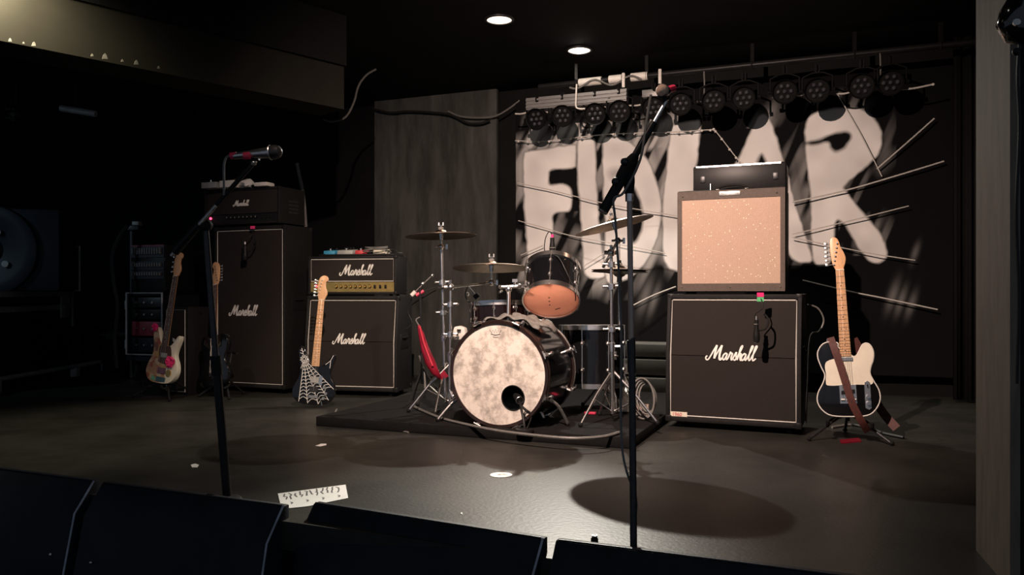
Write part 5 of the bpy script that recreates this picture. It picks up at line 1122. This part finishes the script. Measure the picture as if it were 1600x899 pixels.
# ------------------------------------------------------------------ dark corner at the left
def at(u, Y): return Vector(((u-800)/F*Y, Y, 0))
t = thing('gear_rack', 'metal-edged rack case full of dark gear behind the patchwork guitar', 'rack', at(228, 7.3), -math.radians(18))
MB().box((-.20, -.02, .19), (.22, .45, .24)).build('base', M['case'], t)
for x in (-.2, .19): MB().box((x, -.03, .24), (x+.03, .45, .82)).build('side_panel', M['case'], t)
MB().box((-.2, -.02, .79), (.22, .45, .82)).build('top_panel', M['case'], t); MB().box((-.17, .42, .24), (.19, .45, .79)).build('back_panel', M['case'], t)
MB().tube([(-.19, -.032, .25), (.21, -.032, .25), (.21, -.032, .81), (-.19, -.032, .81)], .011, 6, True).build('edge_frame', M['casealu'], t)
for k, (z0, z1, m) in enumerate(((.27, .40, 'case'), (.42, .55, 'redpanel'), (.57, .66, 'black'), (.68, .77, 'darkmetal'))):
    u_ = MB().box((-.16, .0, z0), (.18, .40, z1)).build('rack_unit', M[m], t, bevel=.003)
    for i in range(3): MB().cyl((-.10+.09*i, .0, (z0+z1)/2), (-.10+.09*i, -.015, (z0+z1)/2), .010, n=10).build('knob', M['steel'], u_)
for x in (-.15, .17):
    for y in (.06, .38): q = MB(); q.cyl((x-.015, y, .045), (x+.015, y, .045), .045, n=14); q.box((x-.02, y-.02, .085), (x+.02, y+.02, .191)); q.build('caster', M['rubber'], t)
for z in (.30, .66): MB().box((-.215, -.03, z), (-.195, .03, z+.08)).build('latch', M['casealu'], t, bevel=.003)
t = thing('mixer_rack', 'stacked patch panels with rows of pale plugs on top of the metal-edged rack', 'mixer', at(228, 7.3)+UP*.821, -math.radians(18))
MB().box((-.19, .02, 0), (.20, .40, .43)).build('housing', M['black'], t, bevel=.005); MB().box((-.185, .012, .415), (.19, .02, .43)).build('red_strip', M['redpanel'], t)
for r_, (z, h_) in enumerate(((.345, .055), (.23, .035), (.15, .03))):
    pn = MB().box((-.18, .010, z-.03), (.19, .02, z+h_+.015)).build('panel', M['darkmetal'], t)
    for i in range(12): MB().box((-.155+.028*i, -.012, z), (-.141+.028*i, .010, z+h_)).build('plug', M['palecable'], pn)
t = thing('small_gadget', 'small dark gadget lying on a stand behind the rack', 'gadget', P(207, 358, 7.5)); MB(t.location).box(P(195, 360, 7.5), P(216, 352, 7.5)+Vector((0, .15, 0))).build('body', M['darkmetal'], t, bevel=.006); MB(t.location).box(P(206, 352, 7.5), P(216, 346, 7.5)+Vector((0, .08, 0))).build('screen', M['greypedal'], t, bevel=.004); MB(t.location).cyl(P(206, 360, 7.55), Vector((P(206, 360, 7.55).x, 7.55, .01)), .02, n=10).build('pole', M['darkmetal'], t)
cable('rack_cable', 'bundle of dark cables hanging down beside the rack', [P(200, 352, 7.2), P(186, 372, 7.2), P(176, 400, 7.2), P(178, 440, 7.2), P(184, 480, 7.2), P(180, 530, 7.2), P(183, 575, 7.2)], .018, 'cable')
t = thing('pale_plug', 'pale plug lying at the foot of the rack', 'plug', G(183, 575)); MB().ball((0, 0, .028), .028, 10, (1, 1, 1)).build('body', M['palecable'], t); MB().tube([(0, 0, .05), (.0, .02, .15), (.02, .03, .3)], .008, 6, sm=4).build('lead', M['cable'], t)
# flight case
A = Vector((-4.30, 6.35, 0)); B = Vector((-4.78, 8.7, 0)); d = (B-A).normalized(); yw = math.atan2(d.y, d.x); L = (B-A).length
t = thing('flight_case', 'long dark flight case with metal edges and a corner latch at the left', 'case', (A+B)/2, yw)
MB().box((-L/2, 0, .10), (L/2, .6, .82)).build('body', M['case'], t, bevel=.008)
for z in (.80, .665): MB().box((-L/2, -.012, z-.025), (L/2+.006, .0, z+.025)).build('edge_strip', M['casealu'], t)
lt = MB().box((L/2-.42, -.025, .55), (L/2-.16, -.010, .78)).build('latch_plate', M['casealu'], t, bevel=.006)
for k in (-.35, -.24): MB().ball((L/2+k, -.03, .70), .02, 8).build('rivet', M['steel'], lt)
MB().box((L/2-.03, -.014, .45), (L/2+.008, .03, .82)).build('corner_edge', M['casealu'], t)
MB().tube([(-L/2, -.015, .32), (0, -.015, .38), (L/2-.6, -.02, .42), (L/2-.25, -.02, .52)], .008, 6, sm=4).build('draped_cord', M['cable'], t)
for x in (-L/2+.15, L/2-.15): MB().cyl((x-.02, .1, .05), (x+.02, .1, .05), .05, n=12).build('caster', M['rubber'], t)
t = thing('stage_rail', 'low grey metal rail on short posts at the left', 'rail', G(0, 590, .1)); o = t.location; a, b = G(-40, 600, .10), G(172, 563, .10)
MB(o).cyl(a, b, .022, n=10).build('rail', M['casealu'], t)
for f in (.12, .68, .95): p = a.lerp(b, f); MB(o).box((p.x-.03, p.y-.03, 0), (p.x+.03, p.y+.03, .09)).build('post', M['casealu'], t)
MB(o).cyl(G(-40, 625, .015), G(160, 582, .015), .012, n=8).build('lower_bar', M['darkmetal'], t)
t = thing('framed_case', 'small dark case outlined by a metal frame beyond the flight case', 'case', Vector((-4.55, 8.05, .828)), -math.radians(5))
MB().box((-.22, 0, 0), (.22, .2, .46)).build('body', M['case'], t); MB().tube([(-.215, -.008, .01), (.215, -.008, .01), (.215, -.008, .45), (-.215, -.008, .45)], .013, 6, True).build('frame', M['casealu'], t)
for s in (-.1, .1): MB().box((s-.02, -.02, .20), (s+.02, -.0, .25)).build('latch', M['darkmetal'], t)
t = thing('loudspeaker', 'big dark round-fronted loudspeaker at the left edge', 'loudspeaker', Vector((-4.62, 7.1, .828)), -math.radians(-12))
MB().box((-.55, .0, 0), (.55, .45, .74)).build('cabinet', M['case'], t, bevel=.02)
MB().lathe([(.0, .02), (.10, .03), (.12, .01), (.30, .05), (.36, .06), (.40, .05), (.41, 0), (0, 0)], (-.02, 0, .36), (0, -1, 0), 48).build('cone', M['case'], t)
for x, z in ((.07, .52), (.13, .24)): MB().cyl((x, -.055, z), (x, -.064, z), .028, n=16).build('pale_sticker', M['greypedal'], t)
t = thing('storage_chest', 'black trunk low at the left beside the rack', 'trunk', Vector((-3.86, 8.1, 0)), -math.radians(-5)); MB().box((-.28, 0, .02), (.25, .5, .52)).build('body', M['black'], t, bevel=.01); MB().box((-.29, -.008, .38), (.26, .0, .41)).build('lid_seam', M['darkmetal'], t)
for x in (-.2, .15): MB().box((x-.03, -.02, .34), (x+.03, -.006, .42)).build('latch', M['darkmetal'], t)
# hanging loudspeaker at the right edge, before the column
t = thing('hanging_loudspeaker', 'black speaker with hanging cord at the top right edge', 'loudspeaker', P(1600, 90, 2.0)); o = t.location
MB(o).tube([P(1606, -60, 2.0), P(1600, -10, 2.0), P(1590, 20, 2.0), P(1586, 36, 2.0), P(1592, 52, 2.0), P(1604, 60, 2.0)], [.02, .03, .04, .042, .036, .02], 12, sm=0).build('housing', M['gloss'], t, ang=80)
MB(o).ball(P(1588, 81, 2.0), .010, 10).build('knob', M['black'], t); MB(o).tube([P(1594, 60, 2.0), P(1590, 120, 2.0), P(1593, 200, 2.0), P(1588, 330, 2.0), P(1592, 460, 2.0), P(1589, 600, 2.0)], .004, 6, sm=6).build('cord', M['cable'], t)
MB(o).cyl(P(1588, 36, 1.955), P(1589, 34, 1.95), .009, n=10).build('rim', M['chrome'], t)
# hanging gear beyond the beam
for k, (u, v, lab) in enumerate(((25, 178, 'faint cluster lamp hanging in the dark at the far left'), (118, 173, 'long dull lamp tube hanging in the dark at the left'))):
    p = P(u, v, 7.4); t = thing('dark_stage_lamp', lab, 'stage light', p); o = t.location
    if k == 0:
        MB(o).ball(p, .07, 12, (1, 1, 1.2)).build('housing', M['black'], t)
        for i in range(6): MB(o).ball(p+Vector((-.04+.03*(i % 3), -.07, -.05+.08*(i//3))), .015, 8).build('lens', lens_m, t)
    else:
        MB(o).cyl(P(95, 169, 7.4), P(150, 178, 7.4), .03, n=12).build('tube', M['casealu'], t); MB(o).cyl(p, Vector((p.x, p.y, CEIL)), .01, n=8).build('hanger', M['darkmetal'], t)
    if k == 0: MB(o).cyl(p, Vector((p.x, p.y, CEIL)), .01, n=8).build('hanger', M['darkmetal'], t)

t = thing('work_lamp', 'dim bluish work lamp in the left wing, outside the picture', 'lamp', (-5.45, 5.12, 2.05)); o = t.location; d = (Vector((-4.4, 7.4, .6))-Vector((-5.45, 5.2, 2.05))).normalized(); c = Vector((-5.45, 5.12, 2.05))
MB(o).lathe([(0, -.12), (.04, -.12), (.075, -.03), (.08, .02), (.075, .02), (.065, -.03), (.03, -.09), (0, -.09)], c, d, 24).build('housing', M['black'], t); MB(o).cyl(c-d*.1, Vector((c.x, c.y-.05, CEIL)), .012, n=8).build('hanger', M['darkmetal'], t)
